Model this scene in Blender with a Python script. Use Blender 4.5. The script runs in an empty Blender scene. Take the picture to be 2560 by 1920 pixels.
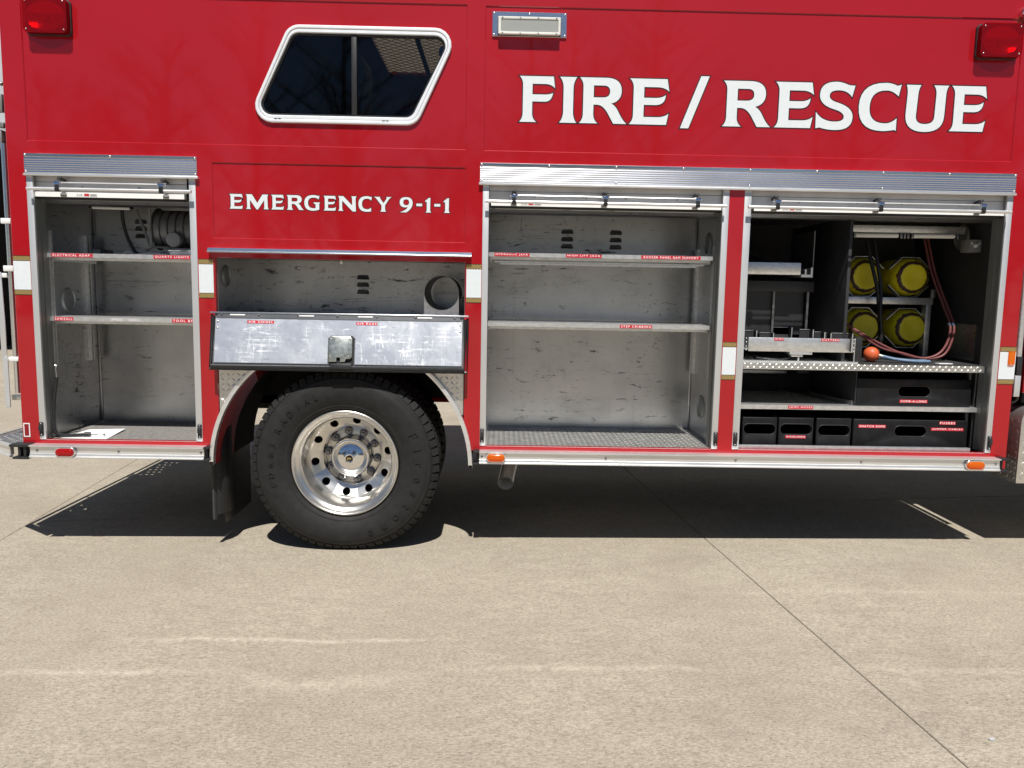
import bpy, bmesh, math, random
from mathutils import Vector, Matrix, geometry
from math import radians, sin, cos, pi
random.seed(7)
scene = bpy.context.scene
C = scene.collection

# ------------------------------------------------------------------ camera, sky, sun, exposure
CAM = Vector((0, -4.25, 1.47))
def cam_axes(p, y, r):
    f = Vector((sin(y), cos(y), 0)); R = Vector((cos(y), -sin(y), 0)); u = Vector((0, 0, 1))
    f, u = f*cos(p) - u*sin(p), u*cos(p) + f*sin(p)
    return R*cos(r) + u*sin(r), u*cos(r) - R*sin(r), f
R_, U_, F_ = cam_axes(radians(6.7456), radians(1.0433), radians(1.0376))
cd = bpy.data.cameras.new('camera'); cam = bpy.data.objects.new('camera', cd); C.objects.link(cam)
cd.sensor_width = 36; cd.lens = 1943.7/2560*36; cd.clip_start = .05; cd.clip_end = 3000
m = Matrix.Identity(4)
for i in range(3):
    m[i][0] = R_[i]; m[i][1] = U_[i]; m[i][2] = -F_[i]; m[i][3] = CAM[i]
cam.matrix_world = m
scene.camera = cam
SUN_EL, SUN_AZ = radians(60), radians(0.5)          # the sun stands over the camera's shoulder (towards -Y)
w = bpy.data.worlds.new('World'); scene.world = w; w.use_nodes = True
nt = w.node_tree; bg = nt.nodes['Background']
sky = nt.nodes.new('ShaderNodeTexSky'); sky.sky_type = 'NISHITA'; sky.sun_disc = False
sky.sun_elevation = SUN_EL; sky.sun_rotation = pi - SUN_AZ
sky.air_density = .8; sky.dust_density = .1; sky.ozone_density = 2.5
nt.links.new(sky.outputs[0], bg.inputs[0]); bg.inputs[1].default_value = .05
sl = bpy.data.lights.new('sun', 'SUN'); sl.energy = 5.0; sl.angle = radians(.53); sl.color = (1, .972, .93)
so = bpy.data.objects.new('sun', sl); C.objects.link(so)
sd = Vector((sin(SUN_AZ)*cos(SUN_EL), -cos(SUN_AZ)*cos(SUN_EL), sin(SUN_EL)))
so.rotation_euler = sd.to_track_quat('Z', 'Y').to_euler(); so.location = sd*30
vs = scene.view_settings; vs.view_transform = 'Standard'; vs.look = 'None'; vs.exposure = 0.30; vs.gamma = 1
scene.cycles.max_bounces = 9; scene.cycles.diffuse_bounces = 4; scene.cycles.glossy_bounces = 5; scene.cycles.transparent_max_bounces = 24

# ------------------------------------------------------------------ materials
def P(n): return n.nodes['Principled BSDF']
def new_mat(name):
    mt = bpy.data.materials.new(name); mt.use_nodes = True; return mt, mt.node_tree, P(mt.node_tree)
def N(t, kind, **k):
    n = t.nodes.new(kind)
    for a, v in k.items():
        if a.startswith('i_'):
            n.inputs[a[2:].replace('_', ' ')].default_value = v
        else: setattr(n, a, v)
    return n
def pos(t, scale=(1, 1, 1)):
    g = N(t, 'ShaderNodeNewGeometry'); mp = N(t, 'ShaderNodeMapping'); mp.inputs['Scale'].default_value = scale
    t.links.new(g.outputs['Position'], mp.inputs['Vector']); return mp.outputs[0]
def noise(t, scale, stretch=(1, 1, 1), detail=4, rough=.55, dist=0):
    n = N(t, 'ShaderNodeTexNoise'); n.inputs['Scale'].default_value = scale; n.inputs['Detail'].default_value = detail
    n.inputs['Roughness'].default_value = rough; n.inputs['Distortion'].default_value = dist
    t.links.new(pos(t, stretch), n.inputs['Vector']); return n.outputs['Fac']
def ramp(t, src, a, b, ca=(0, 0, 0, 1), cb=(1, 1, 1, 1)):
    r = N(t, 'ShaderNodeValToRGB'); r.color_ramp.elements[0].position = a; r.color_ramp.elements[1].position = b
    r.color_ramp.elements[0].color = ca; r.color_ramp.elements[1].color = cb
    t.links.new(src, r.inputs[0]); return r.outputs[0]
def mixc(t, fac, a, b, mode='MIX'):
    n = N(t, 'ShaderNodeMix', data_type='RGBA', blend_type=mode)
    for s, v in ((n.inputs[0], fac), (n.inputs[6], a), (n.inputs[7], b)):
        if hasattr(v, 'is_output'): t.links.new(v, s)
        else: s.default_value = v if not isinstance(v, tuple) else (tuple(v) + (1,))[:4]
    return n.outputs[2]
def math_(t, op, a, b=0.0, c=None):
    n = N(t, 'ShaderNodeMath', operation=op)
    for i, v in enumerate((a, b, c)):
        if v is None: continue
        if hasattr(v, 'is_output'): t.links.new(v, n.inputs[i])
        else: n.inputs[i].default_value = v
    return n.outputs[0]
def bump(t, p, src, strength, dist=.002):
    b = N(t, 'ShaderNodeBump'); b.inputs['Strength'].default_value = strength; b.inputs['Distance'].default_value = dist
    t.links.new(src, b.inputs['Height']); t.links.new(b.outputs[0], p.inputs['Normal'])
def pbr(name, col, rough=.5, metal=0., var=.12, vscale=9, stretch=(1, 1, 1), rvar=.12, bmp=0., bscale=60, coat=0., spec=None):
    mt, t, p = new_mat(name)
    n = noise(t, vscale, stretch)
    lo = tuple(c*(1-var) for c in col); hi = tuple(min(1, c*(1+var)) for c in col)
    t.links.new(mixc(t, ramp(t, n, .3, .7), lo, hi), p.inputs['Base Color'])
    n2 = noise(t, vscale*2.7, stretch)
    t.links.new(math_(t, 'MULTIPLY_ADD', n2, 2*rvar, rough - rvar), p.inputs['Roughness'])
    p.inputs['Metallic'].default_value = metal
    if spec is not None: p.inputs['Specular IOR Level'].default_value = spec
    if coat: p.inputs['Coat Weight'].default_value = coat; p.inputs['Coat Roughness'].default_value = .03
    if bmp: bump(t, p, noise(t, bscale, stretch), bmp)
    return mt
M = {}
def red_paint():
    mt, t, p = new_mat('red paint')
    n = noise(t, 1.3)
    t.links.new(mixc(t, ramp(t, n, .3, .7), (.315, .0034, .008), (.36, .004, .0095)), p.inputs['Base Color'])
    p.inputs['Roughness'].default_value = .5; p.inputs['Specular IOR Level'].default_value = .12; p.inputs['Coat Weight'].default_value = 1.0
    t.links.new(math_(t, 'MULTIPLY_ADD', noise(t, 5, (1, 1, .35)), .06, .012), p.inputs['Coat Roughness'])
    b = N(t, 'ShaderNodeBump'); b.inputs['Strength'].default_value = .12; b.inputs['Distance'].default_value = .01
    t.links.new(noise(t, 2.2, (1, 1, .5), 2), b.inputs['Height']); t.links.new(b.outputs[0], p.inputs['Coat Normal'])
    return mt
M['red'] = red_paint()
def scuffed_alu(name, base=(.485, .49, .50), rough=.30, dirt=.55, marks=1.0, metal=.96):
    mt, t, p = new_mat(name)
    big = noise(t, 3.2, (1, 1, 1), 5, .6)
    col = mixc(t, ramp(t, big, .3, .72), tuple(c*.80 for c in base), base)
    film = noise(t, 14, (1, 1, 2.2), 5, .65, .4)                       # greasy film
    col = mixc(t, math_(t, 'MULTIPLY', ramp(t, film, .52, .75), .10*dirt), col, (.16, .155, .15))
    run = noise(t, 26, (1, 1, .07), 3, .5)                              # vertical run marks
    col = mixc(t, math_(t, 'MULTIPLY', ramp(t, run, .60, .74), .25*dirt), col, (.22, .21, .19))
    sm1 = ramp(t, noise(t, 3.6, (1, 1, 1.7), 3, .6, .4), .54, .76)      # rubbed smudges
    col = mixc(t, math_(t, 'MULTIPLY', sm1, .50*dirt), col, (.10, .10, .10))
    patch = ramp(t, noise(t, 2.4, (1, 1, 1), 2), .45, .60)
    def scratch(scale, stretch, width, dist=.6):
        n_ = noise(t, scale, stretch, 2, .5, dist)
        return ramp(t, math_(t, 'ABSOLUTE', math_(t, 'SUBTRACT', n_, .5)), 0, width, (1, 1, 1, 1), (0, 0, 0, 1))
    k = math_(t, 'MAXIMUM', scratch(2.2, (.5, 1, 6), .012), math_(t, 'MULTIPLY', scratch(2.0, (5, 1, .6), .006), .8))
    k = math_(t, 'MAXIMUM', k, scratch(6, (1, 1, 1), .006, 2.0))
    brk = ramp(t, noise(t, 13, (1, 1, 1), 3, .7), .46, .56)
    k = math_(t, 'MULTIPLY', math_(t, 'MULTIPLY', k, brk), patch)
    col = mixc(t, math_(t, 'MULTIPLY', k, .75*marks), col, (.035, .035, .038))
    s1 = noise(t, 6, (1, 1, 4.5), 6, .76, .5)                              # black rubber rub marks
    k = math_(t, 'MULTIPLY', ramp(t, s1, .585, .625), ramp(t, noise(t, 3.7), .46, .56))
    col = mixc(t, math_(t, 'MULTIPLY', k, .85*marks), col, (.03, .03, .032))
    s3 = noise(t, 30, (1, 1, 1.3), 5, .8, 1.0)                           # small black knocks
    k3 = math_(t, 'MULTIPLY', ramp(t, s3, .60, .63), ramp(t, noise(t, 2.9, (1.3, 1, 1)), .53, .60))
    col = mixc(t, math_(t, 'MULTIPLY', k3, .9*marks), col, (.02, .02, .022))
    t.links.new(col, p.inputs['Base Color']); p.inputs['Metallic'].default_value = metal
    r = math_(t, 'MULTIPLY_ADD', noise(t, 2.2, (1, 1, 1.5), 3), .16, rough - .06)
    t.links.new(r, p.inputs['Roughness'])
    return mt
M['alu_wall'] = scuffed_alu('scuffed aluminium sheet')
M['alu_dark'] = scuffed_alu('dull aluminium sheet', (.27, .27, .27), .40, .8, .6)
M['alu_shelf'] = pbr('shelf aluminium', (.74, .74, .73), .38, .85, .14, 30, (1, 1, 2), .1, .05, 200)
M['alu_rail'] = pbr('extruded aluminium rail', (.80, .80, .79), .36, .75, .08, 7, (.4, 1, 3), .1, .03, 90)
M['alu_header'] = pbr('bright ribbed aluminium', (.84, .85, .87), .20, 1, .05, 3, (.3, 1, 1), .05)
M['alu_track'] = pbr('grey anodised track', (.60, .61, .61), .42, .55, .06, 12, (1, 1, .2), .08)
M['alu_jamb'] = pbr('dull jamb aluminium', (.24, .25, .24), .5, .6, .12, 14, (1, 1, .3), .1)
M['alu_plate'] = pbr('diamond plate', (.66, .65, .62), .34, .9, .1, 40, (1, 1, 1), .1, .04, 200)
M['plate_floor'] = pbr('worn floor plate', (.50, .49, .46), .45, .8, .2, 18, (1, 1, 1), .12, .06, 150)
M['plate_dark'] = pbr('dull step plate', (.36, .36, .36), .4, .85, .15, 30, (1, 1, 1), .1, .04, 200)
M['dark'] = pbr('black underbody', (.007, .007, .008), .75, 0, .3, 8)
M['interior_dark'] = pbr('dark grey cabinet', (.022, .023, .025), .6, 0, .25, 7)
M['black_plastic'] = pbr('black plastic', (.018, .018, .019), .45, 0, .15, 30, rvar=.1)
M['bin'] = pbr('black polyethylene', (.011, .011, .012), .55, 0, .35, 16, (1, 1, .5), .1, .04, 80, spec=.22)
M['rubber'] = pbr('black rubber seal', (.016, .016, .017), .42, 0, .2, 25)
M['tyre'] = pbr('tyre rubber', (.0135, .013, .0126), .72, 0, .28, 22, rvar=.08, bmp=.10, bscale=240, spec=.35)
M['chrome'] = pbr('chrome', (.80, .80, .81), .055, 1, .02, 30, rvar=.02)
M['rim'] = pbr('polished wheel aluminium', (.72, .70, .66), .31, 1, .05, 12, rvar=.05)
M['nut'] = pbr('dull steel nut', (.22, .22, .24), .30, 1, .2, 60)
M['steel'] = pbr('zinc screw', (.66, .66, .65), .32, 1, .1, 90)
M['white'] = pbr('white vinyl', (.65, .69, .70), .45, 0, .03, 40, rvar=.05, spec=.35)
M['letter_line'] = pbr('dark letter outline', (.018, .006, .008), .45, 0, .05)
M['tape'] = pbr('red embossed tape', (.50, .02, .035), .4, 0, .1, 60)
M['tape_text'] = pbr('white embossed letters', (.92, .86, .86), .5, 0, .03, 200)
M['card'] = pbr('white card', (.74, .74, .72), .7, 0, .08, 12)
M['mat_floor'] = pbr('grey ribbed mat', (.19, .18, .165), .7, 0, .3, 16, (6, 1, 1), .1, .3, 90)
M['grey_plastic'] = pbr('grey plastic', (.20, .20, .20), .5, 0, .1, 20)
M['reel'] = pbr('grey cast reel', (.13, .13, .128), .42, .4, .15, 25)
M['white_plastic'] = pbr('white plastic', (.78, .78, .76), .4, 0, .05)
M['hose_red'] = pbr('faded red hose', (.17, .048, .045), .5, 0, .2, 30)
M['hose_blue'] = pbr('grey blue hose', (.13, .20, .29), .5, 0, .2, 30)
M['orange'] = pbr('orange rubber', (.55, .10, .03), .5, 0, .2, 30)
M['black_mat'] = pbr('black rubber mat', (.02, .02, .02), .8, 0, .3, 20, bmp=.2)
M['wall_grey'] = pbr('pale render', (.42, .43, .45), .85, 0, .12, 2)
M['bark'] = pbr('bark', (.10, .08, .065), .9, 0, .2, 5)
M['cabin'] = pbr('cabin liner', (.05, .055, .06), .7, 0, .2, 4)
M['galv'] = pbr('galvanised latch plate', (.50, .52, .47), .35, .9, .28, 55, rvar=.12)
M['reflector'] = pbr('red reflector', (.22, .005, .012), .15, 0, .2, 300, rvar=.05)
def leaf_gold():
    mt, t, p = new_mat('engine turned gold leaf')
    w1 = N(t, 'ShaderNodeTexWave', wave_type='BANDS', bands_direction='DIAGONAL'); w1.inputs['Scale'].default_value = 42
    t.links.new(pos(t), w1.inputs['Vector'])
    w2 = N(t, 'ShaderNodeTexWave', wave_type='BANDS', bands_direction='DIAGONAL'); w2.inputs['Scale'].default_value = 42
    t.links.new(pos(t, (-1, 1, 1)), w2.inputs['Vector'])
    k = math_(t, 'MULTIPLY', w1.outputs['Fac'], w2.outputs['Fac'])
    t.links.new(mixc(t, ramp(t, k, .05, .6), (.24, .16, .045), (.60, .47, .22)), p.inputs['Base Color'])
    p.inputs['Metallic'].default_value = .45; p.inputs['Roughness'].default_value = .38
    return mt
M['gold'] = leaf_gold()
def clear(name, col, tint=.75, rough=.03, ior=1.45):
    mt, t, p = new_mat(name); out = t.nodes['Material Output']; t.nodes.remove(p)
    tr = N(t, 'ShaderNodeBsdfTransparent'); tr.inputs[0].default_value = (*col, 1)
    gl = N(t, 'ShaderNodeBsdfGlossy'); gl.inputs['Roughness'].default_value = rough
    fr = N(t, 'ShaderNodeFresnel'); fr.inputs['IOR'].default_value = ior
    mx = N(t, 'ShaderNodeMixShader'); t.links.new(fr.outputs[0], mx.inputs[0])
    t.links.new(tr.outputs[0], mx.inputs[1]); t.links.new(gl.outputs[0], mx.inputs[2]); t.links.new(mx.outputs[0], out.inputs[0])
    return mt
M['glass'] = clear('tinted window glass', (.40, .44, .50))
M['glass_clear'] = clear('lamp glass', (.86, .87, .86)); M['frosted'] = None
def lens(name, col, mixf=.25):
    mt, t, p = new_mat(name); out = t.nodes['Material Output']
    p.inputs['Base Color'].default_value = (*col, 1); p.inputs['Roughness'].default_value = .12
    p.inputs['Coat Weight'].default_value = 1
    tr = N(t, 'ShaderNodeBsdfTransparent'); tr.inputs[0].default_value = (*[min(1, c*1.25) for c in col], 1)
    mx = N(t, 'ShaderNodeMixShader'); mx.inputs[0].default_value = mixf
    t.links.new(tr.outputs[0], mx.inputs[1]); t.links.new(p.outputs[0], mx.inputs[2]); t.links.new(mx.outputs[0], out.inputs[0])
    return mt
M['lens_red'] = None
M['lens_red'] = lens('red lens', (.62, .014, .028), .17)
M['bowl'] = pbr('lamp reflector', (.85, .85, .85), .17, .9, .03, 40, rvar=.05, bmp=.35, bscale=110)
M['marker_red'] = lens('red marker lens', (.62, .012, .015), .38)
M['lens_amber'] = lens('amber lens', (.80, .25, .010), .38)
M['hatch'] = None
M['frosted'] = lens('frosted lamp glass', (.62, .63, .61), .42)
def yellow():
    mt, t, p = new_mat('worn yellow paint')
    tc = N(t, 'ShaderNodeTexCoord'); sx = N(t, 'ShaderNodeSeparateXYZ'); t.links.new(tc.outputs['Object'], sx.inputs[0])
    z0 = math_(t, 'SUBTRACT', sx.outputs['Z'], .1158)
    r = math_(t, 'POWER', math_(t, 'ADD', math_(t, 'MULTIPLY', sx.outputs['X'], sx.outputs['X']), math_(t, 'MULTIPLY', z0, z0)), .5)
    n = noise(t, 30, (1, 1, 1), 6, .8)
    d = math_(t, 'ABSOLUTE', math_(t, 'SUBTRACT', math_(t, 'ADD', r, math_(t, 'MULTIPLY_ADD', n, .03, -.015)), .0895))
    ring = ramp(t, d, .0085, .0105, (1, 1, 1, 1), (0, 0, 0, 1))
    front = ramp(t, math_(t, 'MULTIPLY', sx.outputs['Y'], -1), .155, .168)
    chips = ramp(t, noise(t, 55, (1, 1, 1), 6, .75), .66, .69)
    base = mixc(t, ramp(t, noise(t, 8), .3, .7), (.72, .62, .012), (.82, .72, .02))
    k = math_(t, 'MAXIMUM', math_(t, 'MULTIPLY', ring, front), math_(t, 'MULTIPLY', chips, .7))
    t.links.new(mixc(t, k, base, (.055, .025, .02)), p.inputs['Base Color']); p.inputs['Roughness'].default_value = .45
    return mt
M['yellow'] = yellow()
def concrete():
    mt, t, p = new_mat('broomed concrete')
    ps = N(t, 'ShaderNodeNewGeometry'); sp = N(t, 'ShaderNodeSeparateXYZ'); t.links.new(ps.outputs['Position'], sp.inputs[0])
    X, Y = sp.outputs['X'], sp.outputs['Y']
    a = noise(t, .8, (1, 1.6, 1), 4, .6); b = noise(t, 8, (1, 2.0, 1), 5, .7); c = noise(t, 62, (1, 2.0, 1), 4, .75)
    col = mixc(t, ramp(t, a, .32, .68), (.385, .336, .258), (.460, .405, .315))
    col = mixc(t, math_(t, 'MULTIPLY', ramp(t, b, .40, .66), .40), col, (.285, .243, .185))
    col = mixc(t, ramp(t, c, .36, .60), mixc(t, .62, col, (.14, .115, .085)), col)
    g = noise(t, 150, (1, 1.6, 1), 2, .6)
    col = mixc(t, math_(t, 'MULTIPLY', ramp(t, g, .56, .70), .45), col, (.60, .55, .46))
    col = mixc(t, math_(t, 'MULTIPLY', ramp(t, noise(t, 85, (1, 1.4, 1), 2, .7), .60, .70), .65), col, (.10, .082, .062))
    st = ramp(t, noise(t, 1.5, (1, 1, 1), 4, .65), .52, .74)            # faint damp stains
    col = mixc(t, math_(t, 'MULTIPLY', st, .34), col, (.20, .165, .125))
    wob = noise(t, 1.9, (1, .25, 1), 3); fray = noise(t, 30, (1, 1, 1), 3, .7)
    Yw = math_(t, 'MULTIPLY_ADD', fray, .024, math_(t, 'SUBTRACT', Y, .012))
    def streak(y0, x0, x1, width, amp, bend):
        yy = math_(t, 'SUBTRACT', Yw, math_(t, 'MULTIPLY_ADD', wob, bend, y0 - bend*.5))
        d = ramp(t, math_(t, 'ABSOLUTE', yy), 0, width, (1, 1, 1, 1), (0, 0, 0, 1))
        e = math_(t, 'MULTIPLY', ramp(t, math_(t, 'SUBTRACT', X, x0), 0, .35), ramp(t, math_(t, 'SUBTRACT', x1, X), 0, .35))
        return math_(t, 'MULTIPLY', math_(t, 'MULTIPLY', d, e), math_(t, 'MULTIPLY', ramp(t, fray, .30, .62), amp))
    for s in ((-1.135, -1.6, -.12, .026, .50, .14), (-1.415, -2.6, -1.0, .034, .42, .14), (-1.40, -.2, 1.05, .032, .38, .14),
              (-1.47, -1.1, -.2, .070, .40, .5), (-1.41, 1.2, 3.5, .036, .25, .12), (-.62, .9, 3.0, .035, .18, .12)):
        col = mixc(t, streak(*s), col, (.66, .59, .47))
    t.links.new(col, p.inputs['Base Color']); p.inputs['Roughness'].default_value = .88
    p.inputs['Specular IOR Level'].default_value = .3
    bump(t, p, math_(t, 'ADD', c, math_(t, 'MULTIPLY', g, .5)), .7, .004)
    return mt
M['concrete'] = concrete()
M['joint'] = pbr('joint filler', (.05, .045, .05), .9, 0, .2, 20)

# ------------------------------------------------------------------ mesh helpers
def offset(pts, d):
    """mitre offset of a closed outline, d > 0 grows an anticlockwise one"""
    n = len(pts); out = []
    A = sum(pts[i][0]*pts[(i+1) % n][1] - pts[(i+1) % n][0]*pts[i][1] for i in range(n))
    s = 1 if A > 0 else -1
    for i in range(n):
        p0, p1, p2 = Vector(pts[i-1][:2]), Vector(pts[i][:2]), Vector(pts[(i+1) % n][:2])
        a, b = (p1-p0), (p2-p1)
        if a.length < 1e-9 or b.length < 1e-9: out.append(tuple(p1)); continue
        a.normalize(); b.normalize()
        na, nb = Vector((a.y, -a.x))*s, Vector((b.y, -b.x))*s
        k = na+nb
        if k.length < .3: k = na.copy()
        k.normalize(); f = min(2.2, 1/max(.3, k.dot(na)))
        out.append(tuple(p1 + k*d*f))
    return out
class MB:
    def __init__(s, xf=None): s.v = []; s.f = []; s.mi = []; s.m = 0; s.xf = xf
    def add(s, vs, fs):
        b = len(s.v)
        s.v += [s.xf(*v) if s.xf else tuple(v) for v in vs]
        for f in fs: s.f.append([b+i for i in f]); s.mi.append(s.m)
        return s
    def box(s, x0, x1, y0, y1, z0, z1):
        return s.add([(x, y, z) for x in (x0, x1) for y in (y0, y1) for z in (z0, z1)],
                     [(0, 1, 3, 2), (4, 6, 7, 5), (0, 4, 5, 1), (2, 3, 7, 6), (0, 2, 6, 4), (1, 5, 7, 3)])
    def prism(s, pts, a0, a1, axis='y', holes=(), cham=0.):
        def P3(p, a): return {'y': (p[0], a, p[1]), 'x': (a, p[0], p[1]), 'z': (p[0], p[1], a)}[axis]
        loops = [list(pts)] + [list(h) for h in holes]
        front = [offset(loops[0], -cham)] + [offset(h, cham) for h in loops[1:]] if cham else loops
        tri = geometry.tessellate_polygon([[Vector((p[0], p[1], 0)) for p in l] for l in front])
        sg = 1 if a1 > a0 else -1
        rings = [(front, a0)] + ([(loops, a0+sg*cham)] if cham else []) + [(loops, a1)]
        base = []; vs = []; fs = []
        for lp, a in rings:
            base.append(len(vs)); vs += [P3(p, a) for l in lp for p in l]
        fs += [tuple(base[0]+i for i in t_) for t_ in tri] + [tuple(base[-1]+i for i in reversed(t_)) for t_ in tri]
        for k in range(len(rings)-1):
            o = 0
            for l in loops:
                n = len(l)
                for i in range(n):
                    j = (i+1) % n; fs.append((base[k]+o+i, base[k]+o+j, base[k+1]+o+j, base[k+1]+o+i))
                o += n
        return s.add(vs, fs)
    def tube(s, path, r, n=8, closed=False, caps=True):
        path = [Vector(p) for p in path]; vs = []; fs = []; k = len(path)
        up = Vector((0, 0, 1)); prev = None
        for i, p in enumerate(path):
            a = path[i-1] if (i > 0 or closed) else p; b = path[(i+1) % k] if (i < k-1 or closed) else p
            d = (b-a).normalized()
            if prev is None:
                x = d.cross(up) if abs(d.z) < .9 else d.cross(Vector((1, 0, 0)))
            else: x = prev - d*prev.dot(d)
            x.normalize(); prev = x; y = d.cross(x)
            rr = r[i] if isinstance(r, (list, tuple)) else r
            vs += [p + (x*cos(2*pi*q/n) + y*sin(2*pi*q/n))*rr for q in range(n)]
        for i in range(k if closed else k-1):
            j = (i+1) % k
            for q in range(n): fs.append((i*n+q, i*n+(q+1) % n, j*n+(q+1) % n, j*n+q))
        if caps and not closed: fs += [tuple(range(n))[::-1], tuple((k-1)*n+q for q in range(n))]
        return s.add([tuple(v) for v in vs], fs)
    def lathe(s, prof, cx, cz, n=48, a0=0, a1=2*pi, cy=0.):
        full = abs(a1-a0-2*pi) < 1e-6; m_ = n if full else n+1; vs = []; fs = []
        for (r, y) in prof:
            for q in range(m_):
                a = a0+(a1-a0)*q/n; vs.append((cx+r*cos(a), cy+y, cz+r*sin(a)))
        for i in range(len(prof)-1):
            for q in range(n):
                j = (q+1) % m_; fs.append((i*m_+q, i*m_+j, (i+1)*m_+j, (i+1)*m_+q))
        return s.add(vs, fs)
    def disc(s, c, r, axis='y', n=20):
        vs = []
        for q in range(n):
            a = 2*pi*q/n; u, v = r*cos(a), r*sin(a)
            vs.append({'y': (c[0]+u, c[1], c[2]+v), 'x': (c[0], c[1]+u, c[2]+v), 'z': (c[0]+u, c[1]+v, c[2])}[axis])
        return s.add(vs, [tuple(range(n))])
    def mesh(s, me, mat4=None):
        vs = [tuple(mat4 @ v.co) if mat4 else tuple(v.co) for v in me.vertices]
        return s.add(vs, [tuple(p.vertices) for p in me.polygons])
WORLD = {}
def link(o, parent, loc):
    C.objects.link(o)
    if parent is not None:
        o.parent = parent; o.matrix_parent_inverse = WORLD[parent.name].inverted()
    o.location = loc; WORLD[o.name] = Matrix.Translation(loc)
    return o
def build(mb, name, mats, parent=None, bevel=0., seg=2, smooth=True, ang=40, recalc=True, kind=None):
    vs = [Vector(v) for v in mb.v]
    lo = [min(v[i] for v in vs) for i in range(3)]; hi = [max(v[i] for v in vs) for i in range(3)]
    o_ = Vector(((lo[0]+hi[0])/2, (lo[1]+hi[1])/2, lo[2]))
    me = bpy.data.meshes.new(name); me.from_pydata([tuple(v-o_) for v in vs], [], mb.f)
    if not isinstance(mats, (list, tuple)): mats = [mats]
    for k in mats: me.materials.append(M[k])
    me.polygons.foreach_set('material_index', mb.mi)
    bm = bmesh.new(); bm.from_mesh(me)
    if recalc: bmesh.ops.recalc_face_normals(bm, faces=bm.faces)
    if bevel:
        es = [e for e in bm.edges if len(e.link_faces) == 2 and e.calc_face_angle(0) > radians(30)]
        bmesh.ops.bevel(bm, geom=es, offset=bevel, segments=seg, profile=.5, affect='EDGES', clamp_overlap=True)
    bm.to_mesh(me); bm.free()
    if smooth:
        me.shade_smooth(); me.set_sharp_from_angle(angle=radians(ang))
    ob = bpy.data.objects.new(name, me)
    if kind: ob['kind'] = kind
    return link(ob, parent, o_)
def again(src, loc, parent):
    o = src.copy(); return link(o, parent, Vector(loc))
def empty(name, loc, parent=None):
    o = bpy.data.objects.new(name, None); o.empty_display_size = .2; return link(o, parent, Vector(loc))
def tag(o, label, cat, group=None):
    o['label'] = label; o['category'] = cat
    if group: o['group'] = group
    return o
def rrect(x0, x1, z0, z1, r, n=5):
    pts = []
    for cx, cz, a in ((x1-r, z1-r, 0), (x0+r, z1-r, 90), (x0+r, z0+r, 180), (x1-r, z0+r, 270)):
        for k in range(n+1):
            t_ = radians(a+90*k/n); pts.append((cx+r*cos(t_), cz+r*sin(t_)))
    return pts
def rect(x0, x1, z0, z1): return [(x0, z0), (x1, z0), (x1, z1), (x0, z1)]
def roundpoly(pts, r, n=6):
    out = []; k = len(pts)
    for i in range(k):
        p0, p1, p2 = Vector(pts[i-1]), Vector(pts[i]), Vector(pts[(i+1) % k])
        a, b = (p0-p1).normalized(), (p2-p1).normalized()
        th = a.angle(b); t_ = r/math.tan(th/2); s_, e_ = p1+a*t_, p1+b*t_
        c = p1 + (a+b).normalized()*(r/sin(th/2))
        v0, v1 = s_-c, e_-c
        ang = v0.angle_signed(v1) if v0.length > 0 else 0
        for q in range(n+1):
            f = -ang*q/n; out.append(tuple(c + Vector((v0.x*cos(f)-v0.y*sin(f), v0.x*sin(f)+v0.y*cos(f)))))
    return out
TXT = {}
def text_mesh(s, bold=.008):
    if (s, bold) not in TXT:
        cu = bpy.data.curves.new('t', 'FONT'); cu.body = s; cu.size = 1; cu.offset = bold; cu.resolution_u = 2; cu.space_character = 1.35
        ob = bpy.data.objects.new('t', cu); C.objects.link(ob)
        dg = bpy.context.evaluated_depsgraph_get()
        me = bpy.data.meshes.new_from_object(ob.evaluated_get(dg), depsgraph=dg)
        C.objects.unlink(ob); bpy.data.objects.remove(ob)
        TXT[(s, bold)] = me
    return TXT[(s, bold)]
def tape(parent, text, x0, x1, z0, z1, y, xf=None, body=True):
    """a strip of embossed label tape, its front facing -Y"""
    mb = MB(xf)
    if body: mb.box(x0, x1, y-.0012, y, z0, z1)
    me = text_mesh(text)
    xs = [v.co.x for v in me.vertices]; ys = [v.co.y for v in me.vertices]
    if xs:
        h = (z1-z0)*.66; sx = (x1-x0)*.92/(max(xs)-min(xs)); sz = h/(max(ys)-min(ys))
        T = Matrix(((sx, 0, 0, x0+(x1-x0)*.04-min(xs)*sx), (0, 0, 0, y-.0018), (0, sz, 0, z0+(z1-z0-h)/2-min(ys)*sz), (0, 0, 0, 1)))
        mb.m = 1; mb.mesh(me, T)
    return build(mb, 'label_tape', ['tape', 'tape_text'], parent, smooth=False, recalc=False)
def lozenges(mb, x0, x1, z0, z1, pitch, L, wd, h, place, clip=None):
    """raised diamond-plate bars, alternating at +-45 degrees; place(u, v, height) -> world"""
    i = 0; v = z0
    nu = int((x1-x0)/pitch)+1; nv = int((z1-z0)/pitch)+1
    for a in range(nu):
        for b in range(nv):
            cu, cv = x0+(a+.5)*pitch, z0+(b+.5)*pitch
            if cu > x1-L*.4 or cv > z1-L*.4 or (clip and not clip(cu, cv)): continue
            th = radians(45 if (a+b) % 2 else -45); c, s_ = cos(th), sin(th)
            def q(u, w_, hh): return place(cu+u*c-w_*s_, cv+u*s_+w_*c, hh)
            vs = [q(-L/2, 0, 0), q(-L/5, wd/2, 0), q(L/5, wd/2, 0), q(L/2, 0, 0), q(L/5, -wd/2, 0), q(-L/5, -wd/2, 0), q(-L/4, 0, h), q(L/4, 0, h)]
            mb.add(vs, [(0, 1, 6), (1, 2, 7, 6), (2, 3, 7), (3, 4, 7), (4, 5, 6, 7), (5, 0, 6)])
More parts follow.
